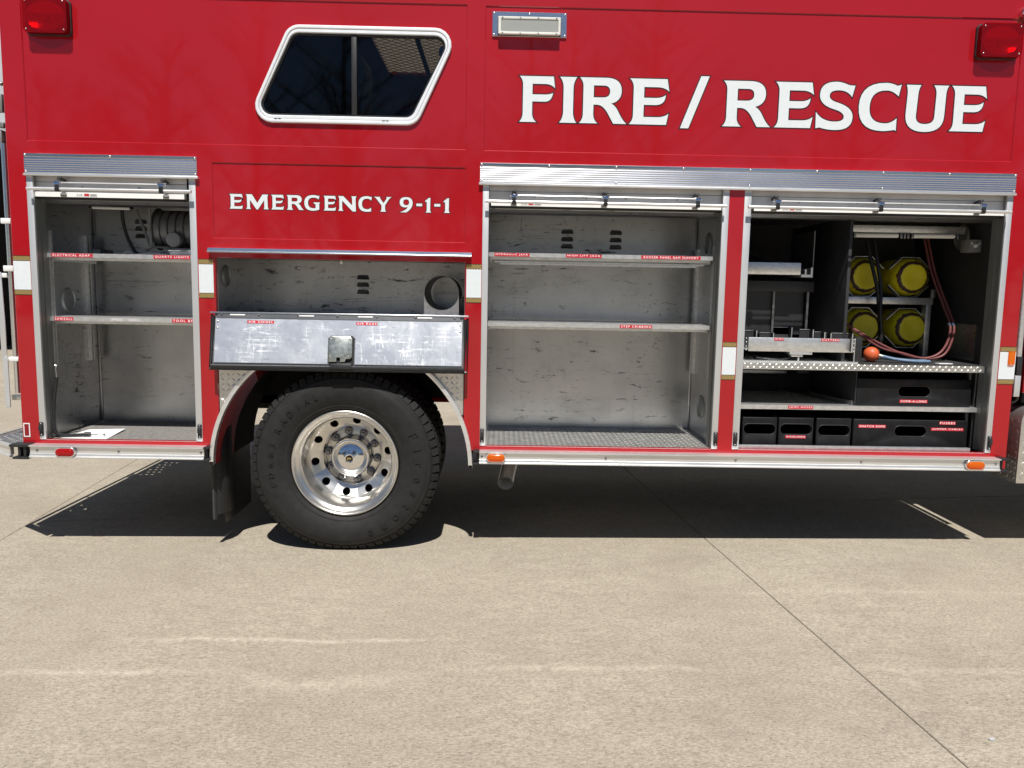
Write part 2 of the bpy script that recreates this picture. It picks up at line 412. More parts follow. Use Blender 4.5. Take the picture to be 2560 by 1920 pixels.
def bolt_mesh(r=.006, h=.004, y=0):
    return MB().lathe([(r, 0), (r*.95, -h*.5), (r*.6, -h), (0.0001, -h*1.1)], 0, 0, 10, cy=y)
_bolt = [None]
def bolt(parent, x, y, z, mat='steel', r=.006):
    if _bolt[0] is None or True:
        key = (mat, r)
        if key not in BOLTS:
            o = build(bolt_mesh(r, r*.7), 'bolt', mat, parent); BOLTS[key] = o
            d = Vector((x, y, z)); o.location = d + (o.location*1.0); WORLD[o.name] = Matrix.Translation(o.location)
            BOLTO[key] = o.location - d
            return o
        o = again(BOLTS[key], Vector((x, y, z)) + BOLTO[key], parent); o.name = 'bolt'; return o
BOLTS = {}; BOLTO = {}

# ------------------------------------------------------------------ ground
SL = .0115
def gz(x): return .005+SL*(x+1.4)
tilt = Matrix.Translation((-1.4, 0, .005)) @ Matrix.Rotation(-math.atan(SL), 4, 'Y') @ Matrix.Translation((1.4, 0, 0))
g = MB(); g.xf = lambda x, y, z: tuple(tilt @ Vector((x, y, z)))
g.add([(-400, -400, -.03), (400, -400, -.03), (400, 400, -.03), (-400, 400, -.03)], [(0, 1, 2, 3)])
ground = build(g, 'ground', 'joint', None, smooth=False, recalc=False); ground['kind'] = 'structure'
th = math.atan(.1); S = 4.10; u = Vector((cos(th), sin(th), 0)); v = Vector((-sin(th), cos(th), 0)); O = Vector((1.173, .947, 0))
sm = MB(); hS = S/2-.0022; c_ = .005
sm.prism(rect(-hS, hS, -hS, hS), 0, -.08, 'z', cham=.003)
slab = None
for a in range(-8, 8):
    for b in range(-9, 6):
        ctr = O + u*S*(a+.5) + v*S*(b+.5)
        if slab is None:
            slab = build(sm, 'concrete_slab', 'concrete', None, smooth=False); ob = slab
            slab.parent = ground
            base_off = slab.location.copy()
        else:
            ob = slab.copy(); C.objects.link(ob)
        W_ = tilt @ Matrix.Translation(ctr) @ Matrix.Rotation(th, 4, 'Z') @ Matrix.Translation(base_off)
        ob.parent = ground; ob.matrix_parent_inverse = WORLD[ground.name].inverted(); ob.matrix_basis = W_
g2 = MB()
g2.xf = g.xf
g2.prism(rect(-390, 390, -390, 390), -.012, -.025, 'z', holes=[[tuple((O + u*S*a + v*S*b)[:2]) for a, b in ((-7.98, -8.98), (7.98, -8.98), (7.98, 5.98), (-7.98, 5.98))]])
apron = build(g2, 'outer_pavement', 'concrete', ground, smooth=False)

# ------------------------------------------------------------------ the truck: body shell
truck = empty('fire_truck', (.1, 1.15, 0.01))
tag(truck, 'red rescue fire truck with open side compartments and white FIRE / RESCUE lettering', 'fire truck')
XL, XR = -2.606, 2.866
AX, AZ, AR = -.857, .495, .70            # wheel arch
def arc(r, a0, a1, n=28): return [(AX+r*cos(radians(a0+(a1-a0)*k/n)), AZ+r*sin(radians(a0+(a1-a0)*k/n))) for k in range(n+1)]
aL = math.degrees(math.acos((-1.53-AX)/AR)); aR = math.degrees(math.acos((-.187-AX)/AR))
arch = arc(AR, 180, aL, 10) + [(-1.53, 1.625), (-.187, 1.625)] + arc(AR, aR, 0, 10)
outline = [(XL, .588), (AX-AR, .588)] + arch[1:-1] + [(AX+AR, .588), (2.80, .588), (2.80, .53), (XR, .53), (XR, 3.10), (XL, 3.10)]
DOOR = [(-2.495, -1.638), (-.080, 1.212), (1.330, 2.755)]
ZS, ZT = .62, 2.05
win_out = [(-1.318-.012, 2.336), (-.455, 2.336), (-.205, 2.828), (-1.115, 2.828)]
win_out = [(-1.345, 2.334), (-.452, 2.334), (-.222, 2.828), (-1.115, 2.828)]
panels = [rect(-2.493, -.192, 2.218, 2.948), rect(-.092, 2.740, 2.216, 2.945), rect(-1.532, -.192, 1.731, 2.121)]
frame = MB(); frame.prism(outline, 0, .03, 'y', holes=panels + [rect(a, b, ZS, ZT) for a, b in DOOR], cham=.0035)
build(frame, 'body_side', 'red', truck, smooth=False)
win_hole = roundpoly([(-1.300, 2.362), (-.475, 2.362), (-.262, 2.800), (-1.100, 2.800)], .05)
for i, pn in enumerate(panels):
    x0, z0 = pn[0]; x1, z1 = pn[2]
    mb = MB(); mb.prism(rect(x0-.01, x1+.01, z0-.01, z1+.01), .0055, .02, 'y', holes=[win_hole] if i == 0 else [])
    build(mb, 'body_panel', 'red', truck, smooth=False)
# shell behind the side: rear, front, far side, roof, deck, underbody
sh = MB()
sh.box(XL+.001, XL+.025, .0305, 2.30, .60, 3.09); build(sh, 'rear_wall', 'red', truck)
sh = MB(); sh.box(XR-.025, XR-.001, .0305, 2.30, .56, 3.09); build(sh, 'front_wall', 'red', truck)
sh = MB(); sh.box(XL, XR, 2.302, 2.33, .53, 3.10); build(sh, 'far_side', 'red', truck)
HX0, HX1, HY0, HY1 = -.86, -.34, .92, 1.95           # made-up roof hatch, added to let sun glow behind the window mesh
sh = MB(); sh.prism(rect(XL, XR, 0, 2.33), 3.101, 3.125, 'z', holes=[rect(HX0, HX1, HY0, HY1)]); build(sh, 'roof', 'red', truck)
def hatch_mat():
    mt, t, p = new_mat('cream translucent hatch'); out = t.nodes['Material Output']; t.nodes.remove(p)
    a = N(t, 'ShaderNodeBsdfTranslucent'); a.inputs[0].default_value = (.62, .50, .36, 1)
    t.links.new(a.outputs[0], out.inputs[0]); return mt
M['hatch'] = hatch_mat()
hz = MB(); hz.box(HX0-.02, HX1+.02, HY0-.02, HY1+.02, 3.127, 3.135); hatch = build(hz, 'added_light_hatch', 'hatch', truck)
mb = MB()                                             # expanded metal under the added hatch
py, px_ = .036, .075
for j in range(int((HY1-HY0)/py)+1):
    for i in range(int((HX1-HX0)/px_)+1):
        x = HX0+i*px_+(px_/2 if j % 2 else 0); y = HY0+j*py
        for sx in (-1, 1):
            mb.add([(x, y, 3.112), (x+sx*px_/2, y+py, 3.112), (x+sx*px_/2, y+py+.006, 3.118), (x, y+.006, 3.118)], [(0, 1, 2, 3)])
mb.box((HX0+HX1)/2+.02, (HX0+HX1)/2+.05, HY0, HY1, 3.098, 3.11)
build(mb, 'hatch_grille', 'cabin', hatch, smooth=False, recalc=False)
mb = MB(); mb.box(XL+.03, XR-.03, .70, 2.30, 2.07, 2.09); build(mb, 'cabin_floor', 'cabin', truck)
mb = MB(); mb.box(XL+.03, XR-.03, .031, .70, 2.185, 2.20); build(mb, 'cabin_ledge', 'cabin', truck)
mb = MB(); mb.box(XL+.03, XR-.03, .705, .72, .60, 2.06); build(mb, 'inner_bulkhead', 'dark', truck) if 0 else None
mb = MB(); mb.box(-.75, -.30, .35, .80, 2.201, 2.50); build(mb, 'console', 'cabin', truck, bevel=.02)
mb = MB(); mb.box(-1.4, -.88, .9, 1.3, 2.10, 2.98); build(mb, 'seat', 'cabin', truck, bevel=.08, seg=3)
mb = MB(); mb.box(XL+.03, XR-.03, 2.0, 2.28, .60, 2.05); build(mb, 'far_compartment', 'dark', truck) if 0 else None
for x0, x1 in ((XL+.03, -1.62), (-.10, XR-.03)): mb = MB(); mb.box(x0, x1, 1.62, 2.30, .56, .60); build(mb, 'far_compartment_floor', 'dark', truck)
mb = MB(); mb.box(XL+.03, XR-.03, .69, 1.61, 1.00, 1.04); build(mb, 'body_deck', 'dark', truck)
mb = MB(); mb.box(XL-.1, 5.2, .76, .84, .78, .97); cr = build(mb, 'chassis_rail', 'dark', truck)
o = again(cr, cr.location + Vector((0, .75, 0)), truck); o.name = 'chassis_rail'
mb = MB(); mb.lathe([(.0001, .2), (.09, .2), (.09, .75), (.16, .9), (.2, 1.15), (.16, 1.4), (.09, 1.55), (.09, 2.0), (.0001, 2.0)], -.8415, .51, 20); build(mb, 'axle', 'dark', truck)
mb = MB(); mb.box(.2, 1.25, .9, 1.45, .45, .98); build(mb, 'fuel_tank', 'dark', truck, bevel=.05)
mb = MB(); mb.box(1.5, 2.9, .8, 1.6, .50, .98); build(mb, 'transmission', 'dark', truck, bevel=.05)

# ------------------------------------------------------------------ stripes and lettering
for x0, x1, dz in ((-2.603, -2.513, 0), (-1.618, -1.540, 0), (-.180, -.099, 0), (1.233, 1.307, -.398), (2.776, 2.8655, -.398)):
    st = MB(); st.box(x0, x1, -.0012, -.0003, 1.436+dz, 1.588+dz); s_ = build(st, 'white_stripe', 'white', truck, smooth=False)
    for z0, z1 in ((1.410, 1.433), (1.591, 1.614)):
        gm = MB(); gm.box(x0, x1, -.0014, -.0003, z0+dz, z1+dz); build(gm, 'gold_band', 'gold', s_, smooth=False)
        for zz in (z0-.003, z1):
            bm_ = MB(); bm_.box(x0, x1, -.0012, -.0003, zz+dz, zz+.003+dz); build(bm_, 'border_line', 'letter_line', s_, smooth=False)
def flat(cmds, n=7):
    pts = []
    for c in cmds:
        if c[0] == 'q':
            x0, y0 = pts[-1]; _, cx, cy, x, y = c
            for k in range(1, n+1):
                t_ = k/n; pts.append(((1-t_)**2*x0+2*t_*(1-t_)*cx+t_*t_*x, (1-t_)**2*y0+2*t_*(1-t_)*cy+t_*t_*y))
        else: pts.append(c)
    if (Vector(pts[0])-Vector(pts[-1])).length < 1e-4: pts.pop()
    return pts
q = 'q'
GL = {
 'F': [[(0, 1), (.755, 1), (.785, .75), (q, .70, .835, .58, .835), (.285, .835), (.285, .605), (.55, .605), (q, .68, .605, .745, .645), (q, .72, .45, .56, .45), (.285, .45), (.285, .2), (q, .285, .07, .38, 0), (0, 0), (q, .075, .08, .075, .2), (.075, .8), (q, .075, .92, 0, 1)]],
 'I': [[(0, 1), (.41, 1), (q, .325, .9, .325, .75), (.325, .25), (q, .325, .1, .41, 0), (0, 0), (q, .09, .1, .09, .25), (.09, .75), (q, .09, .9, 0, 1)]],
 'R': [[(0, 1), (.62, 1), (q, .95, .99, .95, .72), (q, .95, .50, .72, .44), (q, .82, .40, .89, .26), (q, .98, .08, 1.08, 0), (.78, 0), (q, .72, .10, .64, .24), (q, .53, .41, .40, .41), (.32, .41), (.32, .2), (q, .32, .08, .42, 0), (0, 0), (q, .085, .08, .085, .2), (.085, .8), (q, .085, .92, 0, 1)],
       [(.32, .83), (.55, .83), (q, .69, .83, .69, .70), (q, .69, .57, .52, .57), (.32, .57)]],
 'E': [[(0, 1), (.80, 1), (.845, .73), (q, .75, .82, .60, .82), (.31, .82), (.31, .585), (.55, .585), (q, .70, .585, .775, .655), (q, .77, .43, .55, .43), (.31, .43), (.31, .165), (.60, .165), (q, .75, .165, .845, .245), (.80, 0), (0, 0), (q, .085, .08, .085, .2), (.085, .8), (q, .085, .92, 0, 1)]],
 '/': [[(0, 0), (.20, 0), (.66, 1.09), (.46, 1.09)]],
 'S': [[(.86, .955), (.80, .70), (q, .70, .845, .50, .845), (q, .29, .845, .29, .72), (q, .29, .62, .50, .57), (q, .84, .47, .84, .26), (q, .84, -.03, .45, -.03), (q, .25, -.03, .10, .02), (.01, 0), (0, .36), (q, .15, .155, .42, .155), (q, .64, .155, .64, .26), (q, .64, .37, .40, .43), (q, .07, .52, .07, .74), (q, .07, 1.03, .44, 1.03), (q, .55, 1.03, .70, .97), (q, .78, .95, .86, .955)]],
 'C': [[(.92, 1), (.87, .74), (q, .74, .865, .60, .865), (q, .24, .865, .24, .49), (q, .24, .14, .60, .14), (q, .74, .14, .86, .26), (.86, -.02), (.82, 0), (q, .66, -.03, .55, -.03), (q, 0, -.03, 0, .50), (q, 0, 1.03, .58, 1.03), (q, .70, 1.03, .84, .97)]],
 'U': [[(0, 1), (.325, 1), (q, .27, .9, .27, .8), (.25, .32), (q, .25, .145, .45, .145), (q, .66, .145, .66, .32), (.67, .8), (q, .67, .92, .605, 1), (.94, 1), (q, .885, .92, .885, .8), (.875, .34), (q, .875, -.03, .45, -.03), (q, .02, -.03, .02, .34), (.035, .8), (q, .035, .92, 0, 1)]],
 'M': [[(0, 1), (.42, 1), (.78, .42), (1.14, 1), (1.54, 1), (q, 1.47, .93, 1.47, .8), (1.49, .15), (q, 1.5, .07, 1.56, 0), (1.20, 0), (q, 1.26, .07, 1.255, .18), (1.25, .62), (.82, -.02), (.72, -.02), (.29, .62), (.28, .18), (q, .28, .07, .36, 0), (0, 0), (q, .09, .07, .09, .18), (.08, .8), (q, .08, .93, 0, 1)]],
 'G': [[(1.0, 1), (.95, .74), (q, .80, .865, .62, .865), (q, .24, .865, .24, .49), (q, .24, .14, .60, .14), (.74, .14), (.74, .42), (.62, .44), (.62, .54), (1.04, .54), (.98, .46), (.98, .05), (q, .75, -.03, .55, -.03), (q, 0, -.03, 0, .5), (q, 0, 1.03, .6, 1.03), (q, .75, 1.03, .92, .97)]],
 'N': [[(0, 1), (.36, 1), (.95, .38), (.95, .8), (q, .95, .93, .88, 1), (1.26, 1), (q, 1.18, .93, 1.18, .8), (1.2, -.03), (.98, -.03), (.28, .70), (.28, .2), (q, .28, .07, .37, 0), (0, 0), (q, .09, .07, .09, .2), (.09, .8), (q, .09, .93, 0, 1)]],
 'Y': [[(0, 1), (.43, 1), (q, .40, .95, .44, .88), (.66, .58), (.86, .88), (q, .90, .95, .83, 1), (1.22, 1), (q, 1.10, .95, 1.02, .84), (.76, .42), (.76, .2), (q, .76, .07, .84, 0), (.42, 0), (q, .52, .07, .52, .2), (.52, .42), (.20, .84), (q, .12, .95, 0, 1)]],
 '9': [[(.02, -.02), (.46, -.02), (q, .9, .25, .9, .62), (q, .9, 1.02, .45, 1.02), (q, 0, 1.02, 0, .66), (q, 0, .32, .40, .32), (q, .50, .32, .56, .36), (q, .5, .15, .02, -.02)],
       [(.45, .87), (q, .25, .87, .25, .67), (q, .25, .47, .45, .47), (q, .66, .47, .66, .67), (q, .66, .87, .45, .87)]],
 '-': [[(0, .42), (.38, .42), (.38, .60), (0, .60)]],
 '1': [[(0, .80), (.30, 1.0), (.42, 1), (.40, .2), (q, .40, .08, .50, 0), (.02, 0), (q, .12, .08, .12, .2), (.12, .74), (0, .70)]],
}
def letter(ch, x0, x1, zb, zt, y, line):
    cs = [flat(c) for c in GL[ch]]
    xs = [p[0] for p in cs[0]]; a, b = min(xs), max(xs)
    f = lambda p: (x0+(p[0]-a)/(b-a)*(x1-x0), zb+p[1]*(zt-zb))
    cs = [[f(p) for p in c] for c in cs]
    mb = MB(); mb.m = 1; mb.prism(offset(cs[0], line), y-.0004, y, 'y', holes=[offset(c, -line) for c in cs[1:]])
    mb.m = 0; mb.prism(cs[0], y-.0010, y-.0005, 'y', holes=cs[1:])
    return build(mb, 'letter', ['white', 'letter_line'], truck, smooth=False)
for ch, a, b in (('F', .090, .276), ('I', .302, .393), ('R', .407, .660), ('E', .672, .882), ('/', .946, 1.093), ('R', 1.170, 1.428), ('E', 1.448, 1.653), ('S', 1.669, 1.872), ('C', 1.897, 2.119), ('U', 2.146, 2.375), ('E', 2.390, 2.582)):
    letter(ch, a, b, 2.367 if ch != '/' else 2.352, 2.601 if ch != '/' else 2.598, .0050, .0058)
for ch, a, b in (('E', -1.447, -1.376), ('M', -1.360, -1.238), ('E', -1.225, -1.158), ('R', -1.143, -1.052), ('G', -1.049, -.965), ('E', -.947, -.881), ('N', -.870, -.770), ('C', -.761, -.689), ('Y', -.679, -.583), ('9', -.541, -.472), ('-', -.452, -.421), ('1', -.404, -.372), ('-', -.356, -.324), ('1', -.306, -.272)):
    letter(ch, a, b, 1.885, 1.962, .0050, .0032)

# ------------------------------------------------------------------ window
wn = empty('window', (-.78, -.005, 2.334), truck)
o1 = roundpoly(win_out, .085); i1 = roundpoly([(-1.300, 2.372), (-.478, 2.372), (-.268, 2.790), (-1.097, 2.790)], .055)
mid = offset(o1, -.018)
fr = MB(); fr.prism(o1, -.012, .006, 'y', holes=[mid], cham=.004); build(fr, 'outer_frame', 'white_plastic' if 0 else 'alu_track', wn, smooth=False)
M['win_alu'] = pbr('satin window aluminium', (.80, .82, .84), .46, .35, .04, 8); 
bpy.data.objects['outer_frame'].data.materials[0] = M['win_alu']
fr = MB(); fr.prism(offset(o1, -.0195), -.009, .010, 'y', holes=[i1], cham=.003); build(fr, 'inner_frame', 'win_alu', wn, smooth=False)
fr = MB(); fr.prism(offset(i1, -.0005), .004, .022, 'y', holes=[offset(i1, -.010)], cham=.002); build(fr, 'rubber_seal', 'rubber', wn, smooth=False)
gl = MB(); gl.prism([(-1.30, 2.366), (-.782, 2.366), (-.782, 2.796), (-1.10, 2.796)], .012, .016, 'y'); build(gl, 'pane', 'glass', wn, smooth=False)
gl = MB(); gl.prism([(-.786, 2.366), (-.478, 2.366), (-.266, 2.796), (-.786, 2.796)], .019, .023, 'y'); build(gl, 'pane', 'glass', wn, smooth=False)
ml = MB(); ml.box(-.794, -.766, .001, .030, 2.370, 2.792); build(ml, 'mullion', 'black_plastic', wn, bevel=.003)
for x in (-1.19, -1.17, -.625, -.605):
    sm_ = MB(); sm_.box(x-.007, x+.007, -.0125, -.008, 2.3515, 2.3535); build(sm_, 'drain_slot', 'rubber', wn, smooth=False)
fm = MB(); fm.lathe([(.0001, .06), (.026, .06), (.03, .075), (.03, .10)], -.315, 2.735, 20); build(fm, 'interior_lamp', 'chrome', wn)

# ------------------------------------------------------------------ lamps on the side
def red_lamp(x0, x1, z0, z1):
    e = empty('warning_lamp', ((x0+x1)/2, 0, z0), truck)
    d = .047
    b = MB(); b.prism(rrect(x0-.004, x1+.004, z0-.004, z1+.004, .022), .005, -.010, 'y'); build(b, 'base_gasket', 'black_plastic', e, bevel=.002)
    b = MB(); pr = rrect(x0, x1, z0, z1, .024); b.prism(pr, -d, -.0105, 'y', holes=[offset(pr, -.004)], cham=.005)
    b.prism(offset(pr, -.0042), -d+.0005, -d+.004, 'y'); build(b, 'red_lens', 'lens_red', e, ang=60)
    cx, cz = (x0+x1)/2, (z0+z1)/2; hx, hz_ = (x1-x0)/2-.012, (z1-z0)/2-.012
    r = MB(); nA, nR = 40, 8; vs = []; fs = []
    for j in range(nR+1):
        k = .12+.88*j/nR
        for i in range(nA):
            a = 2*pi*i/nA; vs.append((cx+hx*k*cos(a), -.012-.026*k*k, cz+hz_*k*sin(a)))
    for j in range(nR):
        for i in range(nA): fs.append((j*nA+i, j*nA+(i+1) % nA, (j+1)*nA+(i+1) % nA, (j+1)*nA+i))
    r.add(vs, fs); build(r, 'reflector_bowl', 'bowl', e, recalc=False)
    bu = MB(); bu.lathe([(.0001, -.034), (.007, -.031), (.008, -.02), (.006, -.0115)], cx, cz, 12); build(bu, 'bulb', 'grey_plastic', e)
    for sx in (-1, 1):
        for sz in (-1, 1): bolt(e, cx+sx*(hx-.004), -d-.0002, cz+sz*(hz_-.004), r=.004)
    return e
red_lamp(-2.459, -2.236, 2.747, 2.918); red_lamp(2.495, 2.716, 2.740, 2.909)
e = empty('scene_light', (.134, 0, 2.796), truck)
b = MB(); b.prism(rect(-.059, .329, 2.796, 2.919), -.004, .005, 'y', holes=[rect(-.030, .299, 2.798, 2.892)], cham=.002); build(b, 'mount_plate', 'alu_header', e, smooth=False)
b = MB(); b.prism(rect(-.0295, .2985, 2.7985, 2.8915), .004, .0051, 'y'); build(b, 'backing', 'black_plastic', e, smooth=False)
b = MB(); b.prism(rrect(-.027, .295, 2.800, 2.886, .003), -.034, -.028, 'y', holes=[rrect(-.014, .284, 2.811, 2.875, .004)]); b.prism(rrect(-.024, .292, 2.803, 2.883, .003), -.0279, .004, 'y', holes=[rrect(-.016, .286, 2.809, 2.877, .004)])
M['cream'] = pbr('cream housing', (.66, .66, .60), .45, 0, .05, 20); build(b, 'housing', 'cream', e, bevel=.0015)
b = MB()
for k in range(8):
    a0, a1 = pi*k/8, pi*(k+1)/8
    b.add([(-.013, .001-.026*(1-sin(a0)), 2.843+.032*cos(a0)), (.283, .001-.026*(1-sin(a0)), 2.843+.032*cos(a0)), (.283, .001-.026*(1-sin(a1)), 2.843+.032*cos(a1)), (-.013, .001-.026*(1-sin(a1)), 2.843+.032*cos(a1))], [(0, 1, 2, 3)])
build(b, 'reflector', 'card', e, recalc=False)
b = MB(); b.tube([(.05, -.012, 2.843), (.22, -.012, 2.843)], .006); b.box(.03, .05, -.017, -.006, 2.835, 2.851).box(.22, .24, -.017, -.006, 2.835, 2.851); build(b, 'halogen_tube', 'grey_plastic', e)
b = MB(); b.box(-.0135, .2835, -.031, -.029, 2.8115, 2.8745); build(b, 'front_glass', 'frosted', e, smooth=False)
for x in (-.05, .134, .32):
    for z in (2.804, 2.911): bolt(e, x, -.004, z, r=.005)
for x in (-.006, .087, .18, .274):
    for z in (2.805, 2.881): bolt(e, x, -.034, z, 'nut', r=.004)
def oval_marker(cx, cz, mat, y=-.066):
    e = empty('marker_lamp', (cx, y, cz-.026), truck)
    b = MB(); b.prism(rrect(cx-.055, cx+.055, cz-.027, cz+.027, .0265, 8), y-.004, y+.004, 'y', cham=.002); build(b, 'bezel', 'bowl', e)
    b = MB(); b.prism(rrect(cx-.048, cx+.048, cz-.021, cz+.021, .0205, 8), y-.016, y-.0041, 'y', cham=.006); build(b, 'lens', mat, e, ang=60)
    b = MB(); b.lathe([(.0001, -.0045), (.008, -.0043), (.008, 0)], cx, cz, 12, cy=y-.0125); b.box(cx-.03, cx-.012, y-.0165, y-.015, cz-.004, cz+.004).box(cx+.012, cx+.03, y-.0165, y-.015, cz-.004, cz+.004); build(b, 'lens_core', mat, e)
oval_marker(-2.342, .563, 'marker_red'); oval_marker(-.005, .567, 'lens_amber'); oval_marker(2.652, .562, 'lens_amber')
b = MB(); b.prism(rect(-2.597, -2.562, .633, .709), -.003, 0, 'y', holes=[rect(-2.592, -2.567, .638, .704)]); b.m = 1; b.prism(rect(-2.592, -2.567, .638, .704), -.002, 0, 'y'); build(b, 'side_reflector', ['card', 'reflector'], truck, smooth=False)
b = MB(); b.prism(rrect(2.822, 2.858, 1.120, 1.196, .004), -.012, 0, 'y', cham=.004); build(b, 'amber_reflector', 'lens_amber', truck)
b = MB(); b.lathe([(.0001, -.05), (.022, -.045), (.026, -.03)], 2.745, 2.972, 20); b.m = 1; b.lathe([(.0275, -.040), (.034, -.034), (.036, -.02), (.036, 0)], 2.745, 2.972, 20); build(b, 'clearance_lamp', ['lens_amber', 'chrome'], truck)

# ------------------------------------------------------------------ headers, drip rails
def header(x0, x1, nb):
    e = empty('door_header', ((x0+x1)/2, 0, 2.03), truck)
    prof = [(0, 2.046), (-.012, 2.046)]
    z = 2.050
    for k in range(7):
        prof += [(-.0178, z), (-.0185, z+.0012), (-.0182, z+.0026), (-.0150, z+.0108)]; z += .0112
    prof += [(-.012, 2.130), (-.019, 2.133), (-.019, 2.146), (-.016, 2.149), (0, 2.149)]
    b = MB(); b.prism(prof, x0, x1, 'x'); build(b, 'ribbed_strip', 'alu_header', e, ang=25)
    b = MB(); b.box(x0-.006, x1+.006, -.022, -.0003, 2.034, 2.0455); build(b, 'drip_lip', 'cream' if 0 else 'alu_rail', e, bevel=.002)
    for k in range(nb):
        x = x0+.008+(x1-x0-.016)*k/(nb-1); bolt(e, x, -.019, 2.1395, r=.006)
        if k % 2 == 0: bolt(e, x, -.0172, 2.057, r=.006)
header(-2.508, -1.607, 3); header(-.112, 2.768, 9)
def drip():
    b = MB(); b.prism([(0, 1.652), (-.032, 1.652), (-.032, 1.658), (-.022, 1.661), (-.018, 1.676), (0, 1.677)], -1.562, -.153, 'x'); build(b, 'drip_rail', 'alu_header', truck, smooth=False)
drip()

# ------------------------------------------------------------------ roller doors, tracks
def roller(x0, x1, brackets, bar, rivets, sticker):
    e = empty('roller_door', ((x0+x1)/2, .05, 1.925), truck)
    i0, i1 = x0-.004, x1+.004
    b = MB(); b.prism([(.030, 2.009), (.039, 2.009), (.039, 2.06), (.030, 2.06)], x0-.02, x1+.02, 'x'); build(b, 'slat', 'alu_track', e, smooth=False)
    b = MB(); b.prism([(.030, 1.957), (.039, 1.957), (.039, 2.0065), (.030, 2.0065)], x0-.02, x1+.02, 'x'); build(b, 'slat', 'alu_track', e, smooth=False)
    b = MB(); b.prism([(.016, 1.930), (.050, 1.930), (.050, 1.9565), (.026, 1.9565), (.024, 1.956), (.016, 1.954)], x0-.01, x1+.01, 'x'); build(b, 'bottom_rail', 'white_plastic', e, smooth=False)
    b = MB(); b.box(x0-.01, x1+.01, .022, .044, 1.918, 1.9295); build(b, 'bottom_seal', 'rubber', e, bevel=.003)
    b = MB(); b.tube([(bar[0], -.040, 1.964-bar[2]), (bar[1], -.040, 1.964-bar[2])], .0088, 12); build(b, 'lift_bar', 'alu_rail', e)
    for k, bx in enumerate(brackets):
        c = MB(); z = 1.998-bar[2]
        c.prism([(-.030, z+.012), (-.050, z+.004), (-.054, z-.012), (-.046, z-.012), (-.042, z), (-.026, z+.004)], bx-.015, bx+.015, 'x'); c.tube([(bx-.022, -.036, z), (bx+.022, -.036, z)], .007, 10)
        build(c, 'strap_clip', 'chrome', e, bevel=.0015)
        c = MB(); c.prism([(.029, z+.02), (-.022, z+.03), (-.03, z+.022), (.029, z+.008)], bx-.011, bx+.011, 'x')
        c.lathe([(.0105, -.011), (.0125, -.011), (.0125, .011), (.0105, .011)], 0, 0, 14)
        nv = 14*4; c.v[-nv:] = [(bx+vy, -.040+vx, 1.964-bar[2]+vz) for vx, vy, vz in c.v[-nv:]]
        c.prism([(-.052, z-.010), (-.046, z-.010), (-.046, z-.034), (-.053, z-.034)], bx-.010, bx+.010, 'x'); build(c, 'strap', 'rubber', e)
        c = MB(); c.box(bx-.016, bx+.016, .010, .0159, 1.932, 1.950); build(c, 'bracket_foot', 'grey_plastic', e, bevel=.002)
        if k: 
            c = MB(); c.tube([(brackets[k-1]+.022, -.036, z), (bx-.022, -.036, z)], .0035, 8); build(c, 'tie_rod', 'alu_rail', e)
    for rx in rivets: bolt(e, rx, .0299, 1.983, 'nut', r=.006)
    s = MB(); s.box(sticker, sticker+.115, .0150, .0158, 1.9335, 1.9515); s.m = 1; s.box(sticker+.044, sticker+.070, .0145, .0149, 1.936, 1.949); s.m = 2
    me = text_mesh('ROM'); T = Matrix(((.011, 0, 0, sticker+.006), (0, 0, 0, .0146), (0, .013, 0, 1.9375), (0, 0, 0, 1))); s.mesh(me, T)
    for k in range(3): s.box(sticker+.076, sticker+.110, .0145, .0149, 1.9365+k*.004, 1.9382+k*.004)
    build(s, 'maker_sticker', ['card', 'tape', 'rubber'], e, smooth=False, recalc=False)
roller(-2.472, -1.700, (-2.326, -1.785), (-2.487, -1.631, 0), (-2.233, -1.933), -2.262)
roller(-.042, 1.182, (.070, .556, 1.048), (-.083, 1.204, .018), (.181, .460, .675, .956), .105)
roller(1.380, 2.738, (1.476, 2.031, 2.585), (1.320, 2.741, .020), (1.616, 1.936, 2.181, 2.501), 1.520)
latch0 = [None]
def track(x0, x1, inner, depth=.075):
    """door track: face x0..x1, return edge on the side 'inner'"""
    e = MB(); e.box(x0, x1, -.003, .012, .6205, 2.0335); o = build(e, 'door_track', 'alu_track', truck, bevel=.0015)
    e = MB(); a = x0 if inner < 0 else x1
    e.box(min(a, a+inner*.0265), max(a, a+inner*.0265), .014, .11, .6215, 2.06) if False else None
    j0, j1 = (x1-.006, x1-.001) if inner > 0 else (x0+.001, x0+.006)
    e.box(j0, j1, .0125, .034, .6215, 2.06)
    if inner > 0: e.prism([(x1-.001, .0345), (x1-.001, .030), (x1+.0, .030), (x1+.0, .0345)], .63, .64, 'z') if 0 else None
    e.box(j0, j1, .0645, .115, .6215, 2.06); build(e, 'track_lip', 'alu_jamb', o, smooth=False)
    e = MB(); k0, k1 = (x1-.032, x1-.006) if inner > 0 else (x0+.006, x0+.032)
    e.box(k0, k1, .0125, .115, .6215, 2.06); build(e, 'track_core', 'alu_jamb', o, smooth=False)
    c = (x0+x1)/2 - (.004 if inner > 0 else -.004)
    l = MB(); l.box(c-.011, c+.011, -.010, -.0032, .640, .715); l.prism([(-.010, .668), (-.024, .672), (-.018, .702), (-.010, .705)], c-.009, c+.009, 'x'); build(l, 'bar_catch', 'black_plastic', o, bevel=.001)
    bolt(o, c, -.010, .648, r=.0035); bolt(o, c, -.010, .709, r=.0035)
for (x0, x1, s_) in ((-2.510, -2.477, 1), (-1.657, -1.622, -1), (-.0965, -.0635, 1), (1.1945, 1.228, -1), (1.3105, 1.3485, 1), (2.7385, 2.770, -1)): track(x0, x1, s_)

